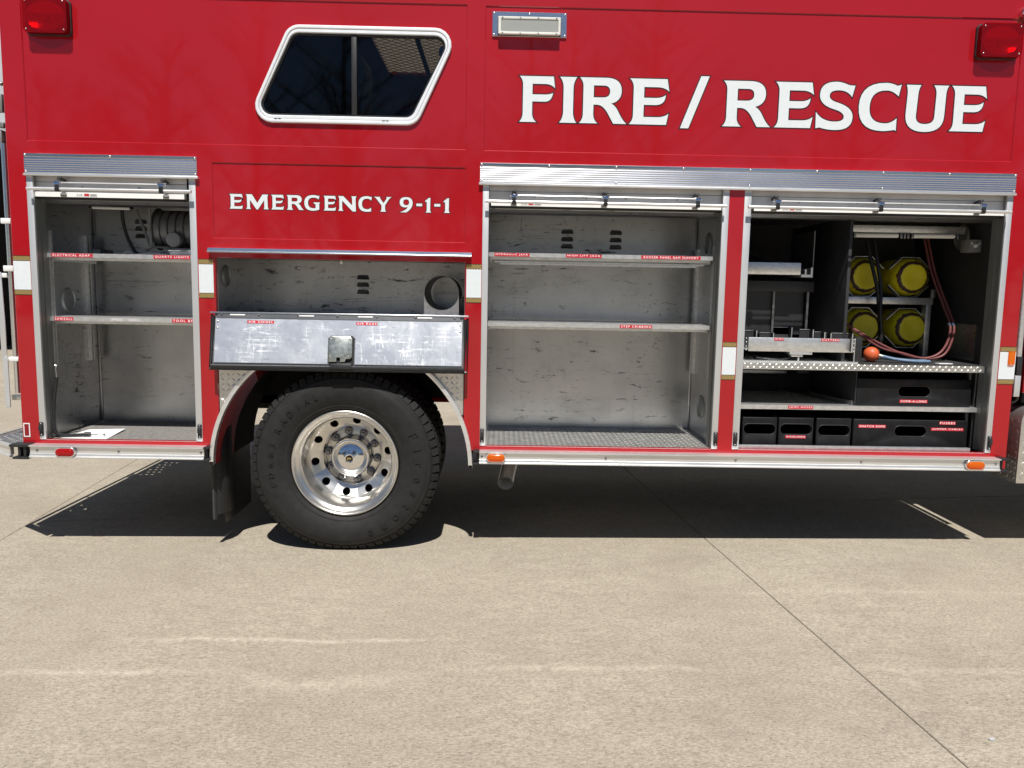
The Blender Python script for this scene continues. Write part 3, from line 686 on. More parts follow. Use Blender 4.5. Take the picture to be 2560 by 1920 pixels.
# ------------------------------------------------------------------ compartments
def vent_ring(parent, X, y, z, r, s):
    mb = MB(); n = 28
    for (r0, r1, d0, d1) in ((r, r*.86, .0, .010), (r*.86, r*.80, .010, .003)):
        vs = []; fs = []
        for k in range(n):
            a = 2*pi*k/n
            vs += [(X+s*d0, y+r0*cos(a), z+r0*sin(a)), (X+s*d1, y+r1*cos(a), z+r1*sin(a))]
        for k in range(n): fs.append((2*k, 2*k+1, (2*k+3) % (2*n), (2*k+2) % (2*n)))
        mb.add(vs, fs)
    mb.disc((X+s*.003, y, z), r*.80, 'x', n)
    return build(mb, 'vent_cover', 'alu_jamb', parent, recalc=False)
def louver(parent, cx, cz, Y, wd=.080, h=.022):
    mb = MB(); mb.m = 0
    y1, y0 = Y-.0005, Y-.013
    mb.add([(cx-wd/2, y1, cz-h/2), (cx+wd/2, y1, cz-h/2), (cx+wd/2-.010, y1, cz+h/2), (cx-wd/2+.010, y1, cz+h/2), (cx-wd/2+.008, y0, cz-h/2), (cx+wd/2-.008, y0, cz-h/2)],
           [(4, 5, 2, 3), (0, 4, 3), (1, 2, 5)])
    mb.m = 1; mb.add([(cx-wd/2, y1, cz-h/2), (cx+wd/2, y1, cz-h/2), (cx+wd/2-.008, y0, cz-h/2), (cx-wd/2+.008, y0, cz-h/2)], [(0, 1, 2, 3)])
    mb.add([(cx-wd/2+.004, y1, cz-h/2-.006), (cx+wd/2-.004, y1, cz-h/2-.006), (cx+wd/2-.006, y1, cz-h/2), (cx-wd/2+.006, y1, cz-h/2)], [(0, 1, 2, 3)])
    return build(mb, 'louver', ['alu_wall', 'interior_dark'], parent, smooth=False, recalc=False)
def strut(parent, X, y, z0, z1, s, mat='alu_shelf'):
    mb = MB(); mb.prism([(X, y-.02), (X+s*.020, y-.02), (X+s*.020, y-.008), (X+s*.006, y-.008), (X+s*.006, y+.008), (X+s*.020, y+.008), (X+s*.020, y+.02), (X, y+.02)], z0, z1, 'z')
    return build(mb, 'shelf_strut', mat, parent, smooth=False)
def compartment(x0, x1, z0, z1, Y, mat='alu_wall', floor='alu_wall', y0=.116, ceil=True):
    e = empty('compartment', ((x0+x1)/2, Y/2, z0), truck)
    b = MB(); b.box(x0-.02, x1+.02, Y, Y+.012, z0-.02, z1); build(b, 'back_wall', mat, e, smooth=False)
    b = MB(); b.box(x0-.012, x0, y0, Y-.0005, z0-.02, z1); build(b, 'side_wall', mat, e, smooth=False)
    b = MB(); b.box(x1, x1+.012, y0, Y-.0005, z0-.02, z1); build(b, 'side_wall', mat, e, smooth=False)
    b = MB(); b.box(x0+.0005, x1-.0005, .0315, Y-.001, z0-.015, z0); build(b, 'floor', floor, e, smooth=False)
    if ceil:
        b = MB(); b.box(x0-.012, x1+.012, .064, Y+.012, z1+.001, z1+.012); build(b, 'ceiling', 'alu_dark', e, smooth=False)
        b = MB(); b.lathe([(.07, 0), (.07, x1-x0)], 0, 0, 16); b.v = [(x0+vy, .15+vx, z1+.025+vz) for vx, vy, vz in b.v]
        b.box(x0, x1, .075, .24, z1-.022, z1-.012); build(b, 'door_roll_guard', 'alu_dark', e, smooth=False) if True else None
    return e
def sill(x0, x1):
    b = MB(); b.prism([(-.0005, .616), (.0, .6195), (.03, .6195), (.03, .612), (.0305, .612)], x0, x1, 'x') if 0 else b.box(x0, x1, .001, .031, .612, .6196); build(b, 'sill_strip', 'alu_shelf', truck, smooth=False)
ZC = 1.945
cL = compartment(-2.500, -1.632, .615, ZC, .65, floor='mat_floor')
cM = compartment(-.088, 1.228, .617, ZC, .66, floor='plate_floor')
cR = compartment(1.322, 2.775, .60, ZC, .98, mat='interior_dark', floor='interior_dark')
for a, b_ in DOOR: sill(a+.018, b_-.018)
# left: ring, struts, louvers, seams
vent_ring(cL, -2.4995, .326, 1.38, .072, 1)
strut(cL, -2.4995, .14, 1.01, 1.76, 1); strut(cL, -2.4995, .54, 1.01, 1.76, 1)
for z in (1.862, 1.820, 1.775): louver(cL, -2.21, z, .65)
b = MB(); b.box(-2.4995, -2.488, .6385, .6495, .616, 1.93); build(b, 'corner_seam', 'alu_wall', cL, bevel=.003)
b = MB(); b.box(-2.45, -1.66, .642, .6495, 1.492, 1.496); build(b, 'sheet_seam', 'alu_wall', cL, bevel=.001)
# middle
vent_ring(cM, 1.2275, .375, 1.772, .068, -1); vent_ring(cM, 1.2275, .377, .803, .072, -1)
strut(cM, 1.2275, .58, .985, 1.75, -1); strut(cM, 1.2275, .19, .985, 1.75, -1)
for x in (.417, .720):
    for z in (1.852, 1.806, 1.762): louver(cM, x, z, .66)
b = MB(); b.box(1.2165, 1.2275, .650, .6595, .618, 1.93); build(b, 'corner_seam', 'alu_wall', cM, bevel=.003)
mb = MB(); lozenges(mb, -.08, 1.22, .035, .655, .030, .026, .007, .0022, lambda u_, v_, h: (u_, v_, .617+h)); build(mb, 'floor_tread', 'plate_floor', cM, smooth=False, kind='stuff')
mb = MB()
for x0, x1 in ((.31, .355), (.60, .645)):
    mb.prism([(x0, .09), (x0+.03, .065), (x1+.03, .065), (x1, .09)], 1.9215, 1.9222, 'z') 
b = MB(); b.box(.33, .66, .0635, .068, 1.930, 1.94); 
# rolled stripe seen on the underside of the raised middle door
b = MB(); b.box(-.03, 1.17, .076, .236, 1.9205, 1.9225); rs = build(b, 'rolled_slat', 'white_plastic', cM, smooth=False)
for x in (.335, .575):
    b = MB(); b.prism([(x-.03, .236), (x+.01, .236), (x+.05, .077), (x+.01, .077)], 1.9195, 1.9203, 'z'); build(b, 'gold_stripe', 'gold', cM, smooth=False)

def shelf(x0, x1, z0, z1, y0=.10, y1=.60, under=True, mat='alu_shelf'):
    e = empty('shelf', ((x0+x1)/2, (y0+y1)/2, z0), truck)
    b = MB(); b.prism([(y0, z0), (y0+.003, z0), (y0+.003, z1-.003), (y1, z1-.003), (y1, z1), (y0, z1)], x0, x1, 'x'); build(b, 'shelf_tray', mat, e, smooth=False)
    if under:
        b = MB(); b.box(x0+.012, x1-.012, y0+.03, y0+.05, z0-.014, z0+.008); b.box(x0+.012, x1-.012, y0+.0035, y0+.05, z0-.004, z0-.001); b.box(x0+.004, x0+.012, y0+.03, y1, z0-.02, z0+.015).box(x1-.012, x1-.004, y0+.03, y1, z0-.02, z0+.015); build(b, 'support_bar', 'alu_shelf', e, smooth=False)
    return e
s1 = shelf(-2.478, -1.66, 1.614, 1.638); s2 = shelf(-2.478, -1.66, 1.266, 1.291)
s3 = shelf(-.062, 1.182, 1.663, 1.686); s4 = shelf(-.062, 1.182, 1.278, 1.302)
b = MB(); b.box(.0, 1.10, .13, .15, 1.622, 1.632).box(-.03, 1.14, .12, .165, 1.634, 1.640); build(b, 'slide_bar', 'alu_shelf', s3, smooth=False)
tape(s1, 'ELECTRICAL ADAP.', -2.456, -2.231, 1.6165, 1.6365, .0995); tape(s1, 'QUARTS LIGHTS', -1.900, -1.70, 1.6165, 1.6365, .0995)
tape(s2, 'SAWZALL', -2.456, -2.353, 1.2685, 1.2885, .0995); tape(s2, 'TOOL BOX', -1.811, -1.665, 1.2685, 1.2885, .0995)
tape(s2, 'SPEED / TOOLS', -2.150, -1.979, 1.2685, 1.2885, .0995, body=False)
tape(s3, 'HYDRAULIC JACK', -.031, .163, 1.6655, 1.6845, .0995); tape(s3, 'HIGH LIFT JACK', .365, .563, 1.6655, 1.6845, .0995); tape(s3, 'ROCKER PANEL RAM SUPPORT', .783, 1.113, 1.6655, 1.6845, .0995)
tape(s4, 'STEP CRIBBING', .677, .858, 1.2805, 1.2995, .0995)

# ------------------------------------------------------------------ right compartment fittings
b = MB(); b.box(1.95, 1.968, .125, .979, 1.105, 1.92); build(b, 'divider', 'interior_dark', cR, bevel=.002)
b = MB(); b.box(1.905, 1.922, .555, .9, 1.55, 1.66); 
b = MB(); b.prism([(.06, 1.066), (.0625, 1.066), (.0625, 1.0975), (.95, 1.0975), (.95, 1.101), (.06, 1.101)], 1.366, 2.735, 'x'); pl = build(b, 'plate_shelf', 'alu_plate', truck, smooth=False)
mb = MB(); lozenges(mb, 1.366, 2.735, 1.066, 1.1025, .0178, .0185, .0055, .0016, lambda u_, v_, h: (u_, .06-h, v_)); build(mb, 'tread_pattern', 'alu_plate', pl, smooth=False, kind='stuff')
b = MB(); b.box(2.062, 2.725, .075, .94, 1.1015, 1.107); build(b, 'rubber_mat', 'black_mat', pl, bevel=.002)
e = shelf(1.36, 2.745, .835, .860, y1=.95, under=False)
tape(e, 'JAWS HOSES', 1.652, 1.795, .839, .857, .0995)
b = MB(); b.box(1.36, 2.68, .036, .060, .6165, .638); build(b, 'bottom_rail', 'alu_shelf', truck, bevel=.002)
b = MB(); b.box(2.700, 2.715, .14, .17, .605, 1.06).box(2.732, 2.745, .13, .18, .605, 1.06); build(b, 'corner_post', 'alu_dark', cR, smooth=False)
# hose area wall behind the left half of the lower bay
b = MB(); b.box(1.335, 2.04, .80, .81, .861, 1.06); lw = build(b, 'bay_back_sheet', 'alu_wall', cR, smooth=False)
for z in (1.03, .985, .94): louver(cR, 1.93, z, .799)
b = MB(); b.prism([(1.37, .78), (1.86, .78), (2.03, .14), (2.045, .14), (1.875, .795), (1.37, .795)], .862, .885, 'z'); build(b, 'hose_tray_rim', 'alu_dark', cR, smooth=False)
b = MB(); b.box(2.0405, 2.0465, .122, .80, .861, 1.06); build(b, 'bay_partition', 'interior_dark', cR, smooth=False)
# slide-out tool tray
tr = empty('tool_tray', (1.7, .3, 1.108), truck)
b = MB(); b.box(1.406, 2.003, .10, .106, 1.164, 1.242).box(1.406, 2.003, .1065, .70, 1.166, 1.170); build(b, 'tray_front', 'alu_shelf', tr, bevel=.002)
b = MB(); b.box(1.372, 2.030, .09, .72, 1.1015, 1.112); build(b, 'tray_base', 'alu_shelf', tr, smooth=False)
b = MB(); b.box(2.010, 2.016, .095, .72, 1.1125, 1.248); b.box(2.0162, 2.052, .098, .72, 1.108, 1.252); build(b, 'slide_frame', 'black_plastic', tr, bevel=.003)
b = MB(); b.box(2.003+.002, 2.0095, .094, .10, 1.112, 1.246); build(b, 'slide_edge', 'alu_shelf', tr, smooth=False)
b = MB(); b.box(1.643, 1.771, .10, .16, 1.149, 1.1635).box(1.655, 1.720, .105, .15, 1.136, 1.1488).box(1.695, 1.703, .11, .13, 1.1122, 1.1358); build(b, 'tray_latch', 'alu_shelf', tr, bevel=.001)
for x in (1.396, 2.0035+.002): 
    for z in (1.172, 1.19, 1.216, 1.236): bolt(tr, x-.003, .097, z, r=.0045)
for x0, x1, y, h in ((1.405, 1.50, .30, .03), (1.52, 1.585, .26, .02), (1.60, 1.72, .34, .05), (1.73, 1.79, .20, .045), (1.80, 1.84, .16, .034), (1.852, 1.876, .16, .028), (1.885, 1.985, .13, .030)):
    b = MB(); b.box(x0, x1, y, y+.004, 1.1705, 1.243+h); b.box(x1-.003, x1, y-.05, y, 1.1705, 1.243+h); pl_ = build(b, 'tool_divider', 'interior_dark', tr, smooth=False)
    b = MB(); b.box(x1-.0045, x1+.0005, y-.054, y-.0505, 1.1705, 1.243+h).box(x0, x1-.005, y-.003, y-.0005, 1.2405+h, 1.243+h); build(b, 'divider_edge', 'alu_shelf', tr, smooth=False)
tape(tr, 'JAWS', 1.548, 1.605, 1.2255, 1.2405, .0995); tape(tr, 'CUTTERS', 1.816, 1.919, 1.2255, 1.2405, .0995)
c = MB(); c.tube([(1.47, .14, 1.128), (1.53, .12, 1.120), (1.60, .115, 1.117), (1.65, .13, 1.124), (1.67, .15, 1.135)], .005); build(c, 'tray_cable', 'rubber', tr)
# upper left fittings
ul = empty('upper_slide', (1.6, .3, 1.56), truck)
b = MB(); b.box(1.40, 1.716, .20, .206, 1.596, 1.664).box(1.40, 1.71, .2065, .9, 1.598, 1.602); build(b, 'slide_front', 'alu_shelf', ul, bevel=.002)
b = MB(); b.xf = None; b.tube([(1.40, .75, 1.80), (1.80, .28, 1.60)], .022, 4); build(b, 'diagonal_brace', 'alu_dark', ul, smooth=False)
b = MB(); b.prism([(1.735, 1.585), (1.80, 1.585), (1.80, 1.64), (1.79, 1.64), (1.79, 1.60), (1.765, 1.60), (1.765, 1.63), (1.755, 1.63), (1.755, 1.60), (1.735, 1.60)], .24, .60, 'y'); build(b, 'slide_channel', 'alu_shelf', ul, smooth=False)
b = MB(); b.box(1.801, 1.806, .248, .6, 1.58, 1.85); build(b, 'side_plate', 'alu_dark', ul, smooth=False)
b = MB(); b.box(1.40, 1.84, .30, .90, 1.50, 1.562); build(b, 'cabinet_top', 'black_plastic', ul, bevel=.004)
for x in (1.60, 1.80): b = MB(); b.box(x, x+.012, .30, .32, 1.246, 1.499); build(b, 'cabinet_post', 'alu_dark', ul, smooth=False)
b = MB(); b.box(1.40, 1.599, .32, .33, 1.25, 1.50).box(1.614, 1.798, .34, .35, 1.25, 1.50); build(b, 'cabinet_panel', 'black_plastic', ul, smooth=False)
# lighting bar, vent, switch box on the right
b = MB(); b.box(2.036, 2.704, .30, .32, 1.851, 1.893); lb = build(b, 'light_bar', 'alu_shelf', cR, bevel=.002)
b = MB(); b.tube([(2.05, .285, 1.832), (2.30, .285, 1.834)], .013, 10); b.tube([(2.39, .285, 1.834), (2.63, .285, 1.836)], .013, 10); build(b, 'tube_lamp', 'white_plastic', cR)
for x in (2.04, 2.31, 2.33, 2.35, 2.375, 2.64):
    b = MB(); b.box(x, x+.012, .27, .2995, 1.818, 1.850); build(b, 'lamp_clip', 'alu_dark', cR, bevel=.001)
vent_ring(cR, 2.7745, .45, 1.845, .078, -1)
b = MB(); b.box(2.705, 2.774, .25, .34, 1.746, 1.818); sw = build(b, 'switch_box', 'grey_plastic', cR, bevel=.003)
b = MB(); b.lathe([(.0001, -.016), (.009, -.014), (.011, 0)], 2.738, 1.782, 14, cy=.2495); b.box(2.712, 2.722, .2485, .2498, 1.790, 1.800).box(2.755, 2.765, .2485, .2498, 1.790, 1.800); build(b, 'switch_knob', 'card', cR)
b = MB(); b.box(2.766, 2.7745, .22, .75, 1.12, 1.33); build(b, 'outlet_panel', 'alu_dark', cR, smooth=False)
# cylinder rack
def deeper(k): return lambda x, y, z: (x*k, (y+4.25)*k-4.25, 1.47+(z-1.47)*k)     # the same fittings further back in the bay
XF = deeper(1.0435)
rk = empty('cylinder_rack', (2.31, .45, 1.108), truck)
b = MB(XF); b.box(2.00, 2.565, .33, .345, 1.439, 1.479).box(2.00, 2.565, .3455, .85, 1.470, 1.476); build(b, 'rack_beam', 'alu_shelf', rk, bevel=.002)
b = MB(XF); b.box(2.535, 2.565, .346, .40, 1.1225, 1.4385); build(b, 'rack_post', 'alu_shelf', rk, bevel=.002)
b = MB(XF); b.box(2.54, 2.565, .31, .33, 1.48, 1.53); build(b, 'rack_stop', 'alu_dark', rk, bevel=.002)
for zc in (1.600, 1.297):
    for cx in (2.168, 2.450):
        hexa = [(cx+.134*cos(radians(a)), zc+.128*sin(radians(a))) for a in (158, 112, 68, 22)]
        low = [(cx+.134*cos(radians(a)), zc+.128*sin(radians(a))) for a in (202, 248, 292, 338)]
        for path in (hexa, low):
            b = MB(XF); inner_ = [(cx+(p[0]-cx)*.975, zc+(p[1]-zc)*.975) for p in path]
            b.prism(path + inner_[::-1], .40, .44, 'y'); build(b, 'cylinder_band', 'alu_shelf', rk, smooth=False)
CYL = None
spots = [(2.168, 1.600, 'yellow gas cylinder with scraped brown ring, upper rack row beside the dark divider'), (2.450, 1.600, 'yellow gas cylinder with scraped brown ring, upper rack row beside the red hoses'),
         (2.180, 1.297, 'yellow gas cylinder with scraped brown ring, lower rack row behind the drooping hose'), (2.462, 1.297, 'yellow gas cylinder with scraped brown ring, lower rack row beside the rack post')]
for cx, cz, lab in spots:
    if CYL is None:
        b = MB(XF); b.lathe([(.0001, .008), (.045, .004), (.066, .0), (.084, .006), (.098, .020), (.108, .045), (.111, .075), (.111, .30), (.095, .345), (.05, .37), (.0001, .375)], cx, cz, 40, cy=.35)
        CYL = build(b, 'gas_cylinder', 'yellow', None, ang=60); o = CYL; c0 = Vector(XF(cx, 0, cz))
    else:
        o = CYL.copy(); C.objects.link(o); o.location = CYL.location + Vector(XF(cx, 0, cz)) - c0
    tag(o, lab, 'cylinder', 'gas cylinders on the rack')

# bins
def bin_(x0, x1, z0, z1, slot, y0=.12, y1=.72, label='', tapes=()):
    e = empty('storage_bin', ((x0+x1)/2, (y0+y1)/2, z0)); tag(e, label, 'bin', 'black storage bins')
    cx, cz = slot
    b = MB(); b.prism(rrect(x0, x1, z0, z1, .003, 2), y0, y0+.012, 'y', holes=[rrect(cx-.092, cx+.092, cz-.029, cz+.029, .0285, 8)], cham=.003); build(b, 'front_panel', 'bin', e, ang=50)
    b = MB(); b.box(x0+.001, x0+.012, y0+.0125, y1, z0, z1-.001).box(x1-.012, x1-.001, y0+.0125, y1, z0, z1-.001).box(x0+.0125, x1-.0125, y0+.0125, y1, z0, z0+.010).box(x0+.0125, x1-.0125, y1-.012, y1, z0+.0105, z1-.001); build(b, 'tray_body', 'bin', e, smooth=False)
    b = MB(); b.prism(rrect(cx-.096, cx+.096, cz-.033, cz+.033, .0325, 8), y0-.0015, y0+.002, 'y', holes=[rrect(cx-.0915, cx+.0915, cz-.0285, cz+.0285, .028, 8)], cham=.001); build(b, 'slot_rim', 'black_plastic', e, smooth=False)
    for t_ in tapes: tape(e, *t_, y0-.0002)
bin_(2.049, 2.709, .8605, 1.017, (2.379, .946), label='wide black bin marked COME-A-LONG on the middle shelf', tapes=[('COME-A-LONG', 2.298, 2.459, .881, .899)])
bin_(1.404, 1.602, .602, .784, (1.503, .716), label='small plain black bin between the door track and the bin marked VISQUEEN')
bin_(1.613, 1.813, .602, .784, (1.714, .718), label='small black bin marked VISQUEEN', tapes=[('VISQUEEN', 1.653, 1.771, .665, .683)])
bin_(1.831, 2.031, .602, .784, (1.933, .714), label='small plain black bin between the VISQUEEN bin and the SNATCH ROPE bin')
bin_(2.044, 2.707, .602, .782, (2.375, .716), label='wide black bin marked SNATCH ROPE, FUSEES and JUMPER CABLES', tapes=[('SNATCH ROPE', 2.071, 2.230, .733, .751), ('FUSEES', 2.539, 2.633, .758, .776), ('JUMPER CABLES', 2.493, 2.682, .722, .739)])

# hoses in the right compartment
def spline(pts, n=8):
    out = []; P_ = [Vector(p) for p in pts]; P_ = [P_[0]*2-P_[1]] + P_ + [P_[-1]*2-P_[-2]]
    for i in range(1, len(P_)-2):
        for k in range(n):
            t_ = k/n; a, b, c, d = P_[i-1:i+3]
            out.append(.5*((2*b)+(c-a)*t_+(2*a-5*b+4*c-d)*t_*t_+(3*b-a-3*c+d)*t_**3))
    out.append(P_[-2]); return out
hs = empty('red_hose_pair', (2.5, .2, 1.11)); tag(hs, 'pair of faded red hydraulic hoses drooping past the yellow cylinders', 'hose')
for k, d in enumerate((0, .022)):
    b = MB(deeper(1.04)); b.tube(spline([(2.53+d, .42, 1.83), (2.56+d, .36, 1.62), (2.595+d, .26, 1.42), (2.600+d, .20, 1.33), (2.585+d, .18, 1.24), (2.535+d, .17, 1.165-k*.012), (2.45, .17, 1.135-k*.003), (2.33, .18, 1.155+k*.004), (2.20, .19, 1.21-k*.02), (2.08, .2, 1.275-k*.01), (2.00, .24, 1.33)]), .0072, 10); build(b, 'hose', 'hose_red', hs)
    b = MB(deeper(1.04)); b.tube([(2.5975+d, .203, 1.338), (2.5995+d, .198, 1.322)], .0105, 12); build(b, 'crimp_collar', 'steel', hs)
hb = empty('black_hose_pair', (2.24, .3, 1.11)); tag(hb, 'two black hoses hanging between the yellow cylinders', 'hose')
for k, d in enumerate((0, .045)):
    b = MB(deeper(1.04)); b.tube(spline([(2.14+d, .33, 1.82), (2.165+d*.8, .30, 1.68), (2.195+d*.5, .27, 1.53), (2.210, .26-.016*k, 1.40), (2.222, .25-.016*k, 1.25), (2.205, .23, 1.135+.012*k)]), .011, 10); build(b, 'hose', 'rubber', hb)
hb = empty('blue_hose_pair', (2.3, .17, 1.11)); tag(hb, 'short pair of grey blue hoses lying on the black rubber mat', 'hose')
for k in range(2):
    b = MB(); b.tube(spline([(2.19, .17+.03*k, 1.145-.01*k), (2.28, .15+.03*k, 1.126), (2.38, .13+.04*k, 1.118), (2.47, .15+.04*k, 1.117)]), .0095, 10); build(b, 'hose', 'hose_blue', hb)
    b = MB(); b.tube([(2.185, .172+.03*k, 1.146-.01*k), (2.205, .166+.03*k, 1.14-.01*k)], .012, 10); build(b, 'coupling', 'steel', hb)
b = MB(); pr = [(.0435*sin(pi*k/14)+.0001, -.0435*cos(pi*k/14)) for k in range(15)]; b.lathe(pr, 2.150, 1.1505, 24, cy=.19); ball = build(b, 'hose_stop_ball', 'orange'); tag(ball, 'orange rubber hose stop ball beside the tool tray', 'ball')
b = MB(); b.prism([(2.50, .10), (2.58, .105), (2.57, .135), (2.49, .13)], 1.1075, 1.112, 'z'); tg = build(b, 'paper_tag', 'card'); tag(tg, 'small cream paper tag lying on the black rubber mat', 'tag')

# ------------------------------------------------------------------ things in the left compartment
rl = empty('cord_reel', (-1.93, .35, 1.64)); tag(rl, 'grey cord reel hanging under the roof of the compartment marked QUARTS LIGHTS', 'reel')
b = MB(); prof = []
for k in range(6):
    y_ = -.02+.045*k; prof += [(.108, y_), (.108, y_+.032), (.098, y_+.036), (.098, y_+.043)]
b.lathe(prof, 0, 0, 36); b.v = [(-1.955+vy*1.0, .38+vx, 1.795+vz) for vx, vy, vz in b.v]; build(b, 'cable_drum', 'reel', rl)
for x in (-1.985, -1.72):
    b = MB(); b.lathe([(.0001, 0), (.118, 0), (.122, .004), (.118, .008), (.0001, .008)], 0, 0, 36); b.v = [(x+vy, .38+vx, 1.795+vz) for vx, vy, vz in b.v]; build(b, 'drum_flange', 'reel', rl)
b = MB(); b.tube([(-2.09, .33, 1.90), (-2.015, .33, 1.69)], .008, 6); b.tube([(-1.99, .27, 1.90), (-1.985, .27, 1.69), (-1.86, .27, 1.682)], .009, 6); b.tube([(-2.01, .33, 1.69), (-1.99, .27, 1.69)], .009, 6); build(b, 'reel_bracket', 'alu_jamb', rl)
b = MB(); b.lathe([(.0001, 0), (.04, 0), (.045, .02), (.04, .05), (.0001, .05)], -1.85, 1.73, 20, cy=.24); build(b, 'reel_motor', 'grey_plastic', rl, bevel=.002)
b = MB(); b.tube(spline([(-2.185, .36, 1.92), (-2.182, .36, 1.84), (-2.165, .36, 1.76), (-2.135, .36, 1.69), (-2.105, .36, 1.652), (-2.04, .34, 1.648)]), .010, 8); build(b, 'supply_cord', 'rubber', rl)
b = MB(); b.box(-2.36, -2.12, .33, .36, 1.905, 1.925); b.m = 1; b.tube([(-2.335, .325, 1.907), (-2.125, .325, 1.904)], .008, 8); build(b, 'tube_lamp', ['black_plastic', 'white_plastic'], cL)
b = MB(); b.tube([(-2.345, .33, 1.656), (-2.306, .34, 1.656)], .018, 14); b.m = 1; b.tube([(-2.305, .34, 1.655), (-2.245, .355, 1.654)], [.0165, .013], 14); o = build(b, 'plug_adapter', ['grey_plastic', 'rubber']); tag(o, 'grey and black electrical plug adapter lying on the upper shelf', 'adapter')
b = MB(); b.tube([(-2.150+.028*cos(a), .33, 1.6395+.022*sin(a)) for a in [radians(10*k) for k in range(1, 18)]], .004, 8); b.tube(spline([(-2.12, .33, 1.645), (-2.02, .30, 1.652), (-1.95, .28, 1.650), (-1.90, .27, 1.646)]), .005, 8); o = build(b, 'white_cable', 'white_plastic'); tag(o, 'white cable loop standing on the upper shelf below the cord reel', 'cable')
fl = empty('flood_light', (-1.78, .30, 1.6385)); tag(fl, 'small white quartz flood light beside the QUARTS LIGHTS tape', 'light')
b = MB(); b.prism([(.22, 1.639), (.36, 1.639), (.36, 1.675), (.25, 1.68), (.21, 1.66)], -1.86, -1.72, 'x'); build(b, 'lamp_body', 'card', fl, bevel=.006)
b = MB(); b.tube([(-2.0, .32, 1.645), (-1.90, .26, 1.662), (-1.868, .23, 1.672)], .007, 6); build(b, 'lamp_handle', 'grey_plastic', fl)
b = MB(); b.tube([(-1.865, .207, 1.668), (-1.715, .207, 1.668)], .004, 6); build(b, 'lamp_guard', 'steel', fl)
b = MB(); zf = .6158
b.add([(-2.41, .315, zf+.004), (-2.20, .325, zf+.010), (-2.175, .045, zf), (-2.435, .06, zf)], [(0, 1, 2, 3)])
b.add([(x, y, z-.0009) for x, y, z in b.v], [(3, 2, 1, 0)]); o = build(b, 'paper_sheet', 'card', smooth=False, recalc=False); tag(o, 'sheet of white card lying on the floor mat under the bungee cord', 'paper')
bg_ = empty('bungee_cord', (-2.40, .1, .6165)); tag(bg_, 'black rubber bungee strap with steel hooks hanging on the shelf strut', 'strap')
b = MB(); b.tube(spline([(-2.452, .085, .955), (-2.458, .085, .92), (-2.472, .085, .83), (-2.476, .08, .74), (-2.472, .075, .66), (-2.448, .08, .632), (-2.40, .09, .626), (-2.335, .105, .628), (-2.30, .11, .628)]), [.011]*3 + [.010]*56 + [.010]*6, 8); build(b, 'strap', 'rubber', bg_)
b = MB(); b.tube(spline([(-2.452, .085, .95), (-2.455, .085, 1.00), (-2.452, .085, 1.015), (-2.465, .09, 1.024), (-2.478, .11, 1.015)]), .0028, 6); build(b, 'upper_hook', 'steel', bg_)
b = MB(); b.tube(spline([(-2.305, .11, .629), (-2.27, .105, .630), (-2.235, .10, .628), (-2.222, .12, .627), (-2.235, .145, .627), (-2.25, .145, .627)]), .0032, 6); build(b, 'lower_hook', 'steel', bg_)
b = MB(); b.tube([(-2.325, .107, .629), (-2.295, .111, .629)], .014, 10); build(b, 'strap_knot', 'rubber', bg_)

# ------------------------------------------------------------------ compartment over the wheel and its hinged flap
cW = empty('wheel_top_compartment', (-.857, .35, 1.33), truck)
b = MB(); b.box(-1.535, -.18, .62, .632, 1.305, 1.655); build(b, 'back_wall', 'alu_wall', cW, smooth=False)
b = MB(); b.box(-1.536, -1.527, .031, .6195, 1.305, 1.655); build(b, 'side_wall', 'alu_wall', cW, smooth=False)
b = MB(); b.box(-.190, -.181, .031, .6195, 1.305, 1.655); build(b, 'side_wall', 'alu_wall', cW, smooth=False)
b = MB(); b.box(-1.5265, -.1905, .031, .6195, 1.305, 1.320); build(b, 'floor', 'alu_dark', cW, smooth=False)
b = MB(); b.box(-1.5265, -.1905, .031, .6195, 1.640, 1.655); build(b, 'ceiling', 'alu_dark', cW, smooth=False)
vent_ring(cW, -1.5265, .15, 1.53, .062, 1)
for z in (1.547, 1.502, 1.458): louver(cW, -.845, z, .62)
b = MB(); b.box(-.90, -.83, .05, .075, 1.632, 1.6395).box(-.872, -.858, .055, .065, 1.605, 1.6315); build(b, 'latch_striker', 'steel', cW, bevel=.001)
b = MB(); r_ = .097
b.lathe([(r_, 0), (r_, .42)], -.325, 1.458, 40, cy=.15); b.lathe([(r_-.0025, .42), (r_-.0025, 0), (r_, 0)], -.325, 1.458, 40, cy=.15); tb = build(b, 'tool_tube', 'alu_dark', cW, recalc=False)
b = MB(); b.prism([(-.423, 1.3205), (-.227, 1.3205), (-.227, 1.46)] + [(-.325+.098*cos(radians(a)), 1.458+.098*sin(radians(a))) for a in range(0, -181, -10)] + [(-.423, 1.46)], .151, .156, 'y'); build(b, 'tube_bracket', 'alu_shelf', cW, smooth=False)
b = MB(); b.box(-.40, -.25, .58, .585, 1.33, 1.45); build(b, 'tube_end_plate', 'alu_wall', cW, smooth=False)
hy, hz0 = -.030, 1.335; by, bz = -.095, 1.033
L_ = math.hypot(by-hy, bz-hz0); dy, dz_ = (by-hy)/L_, (bz-hz0)/L_; ny, nz = dz_, -dy      # outward normal
def flap_xf(x, s_, t_): return (x, hy+dy*s_+ny*t_, hz0+dz_*s_+nz*t_)      # s down the flap, t outward
fx = lambda x, y, z: flap_xf(x, z, -y)                                  # for builders that use (x, y, z): z = down, y = inward
flp = empty('hinged_flap', (-.857, -.05, 1.03), truck)
b = MB(fx); b.box(-1.548, -.168, .022, .032, .0, L_); build(b, 'outer_skin', 'red', flp, bevel=.002)
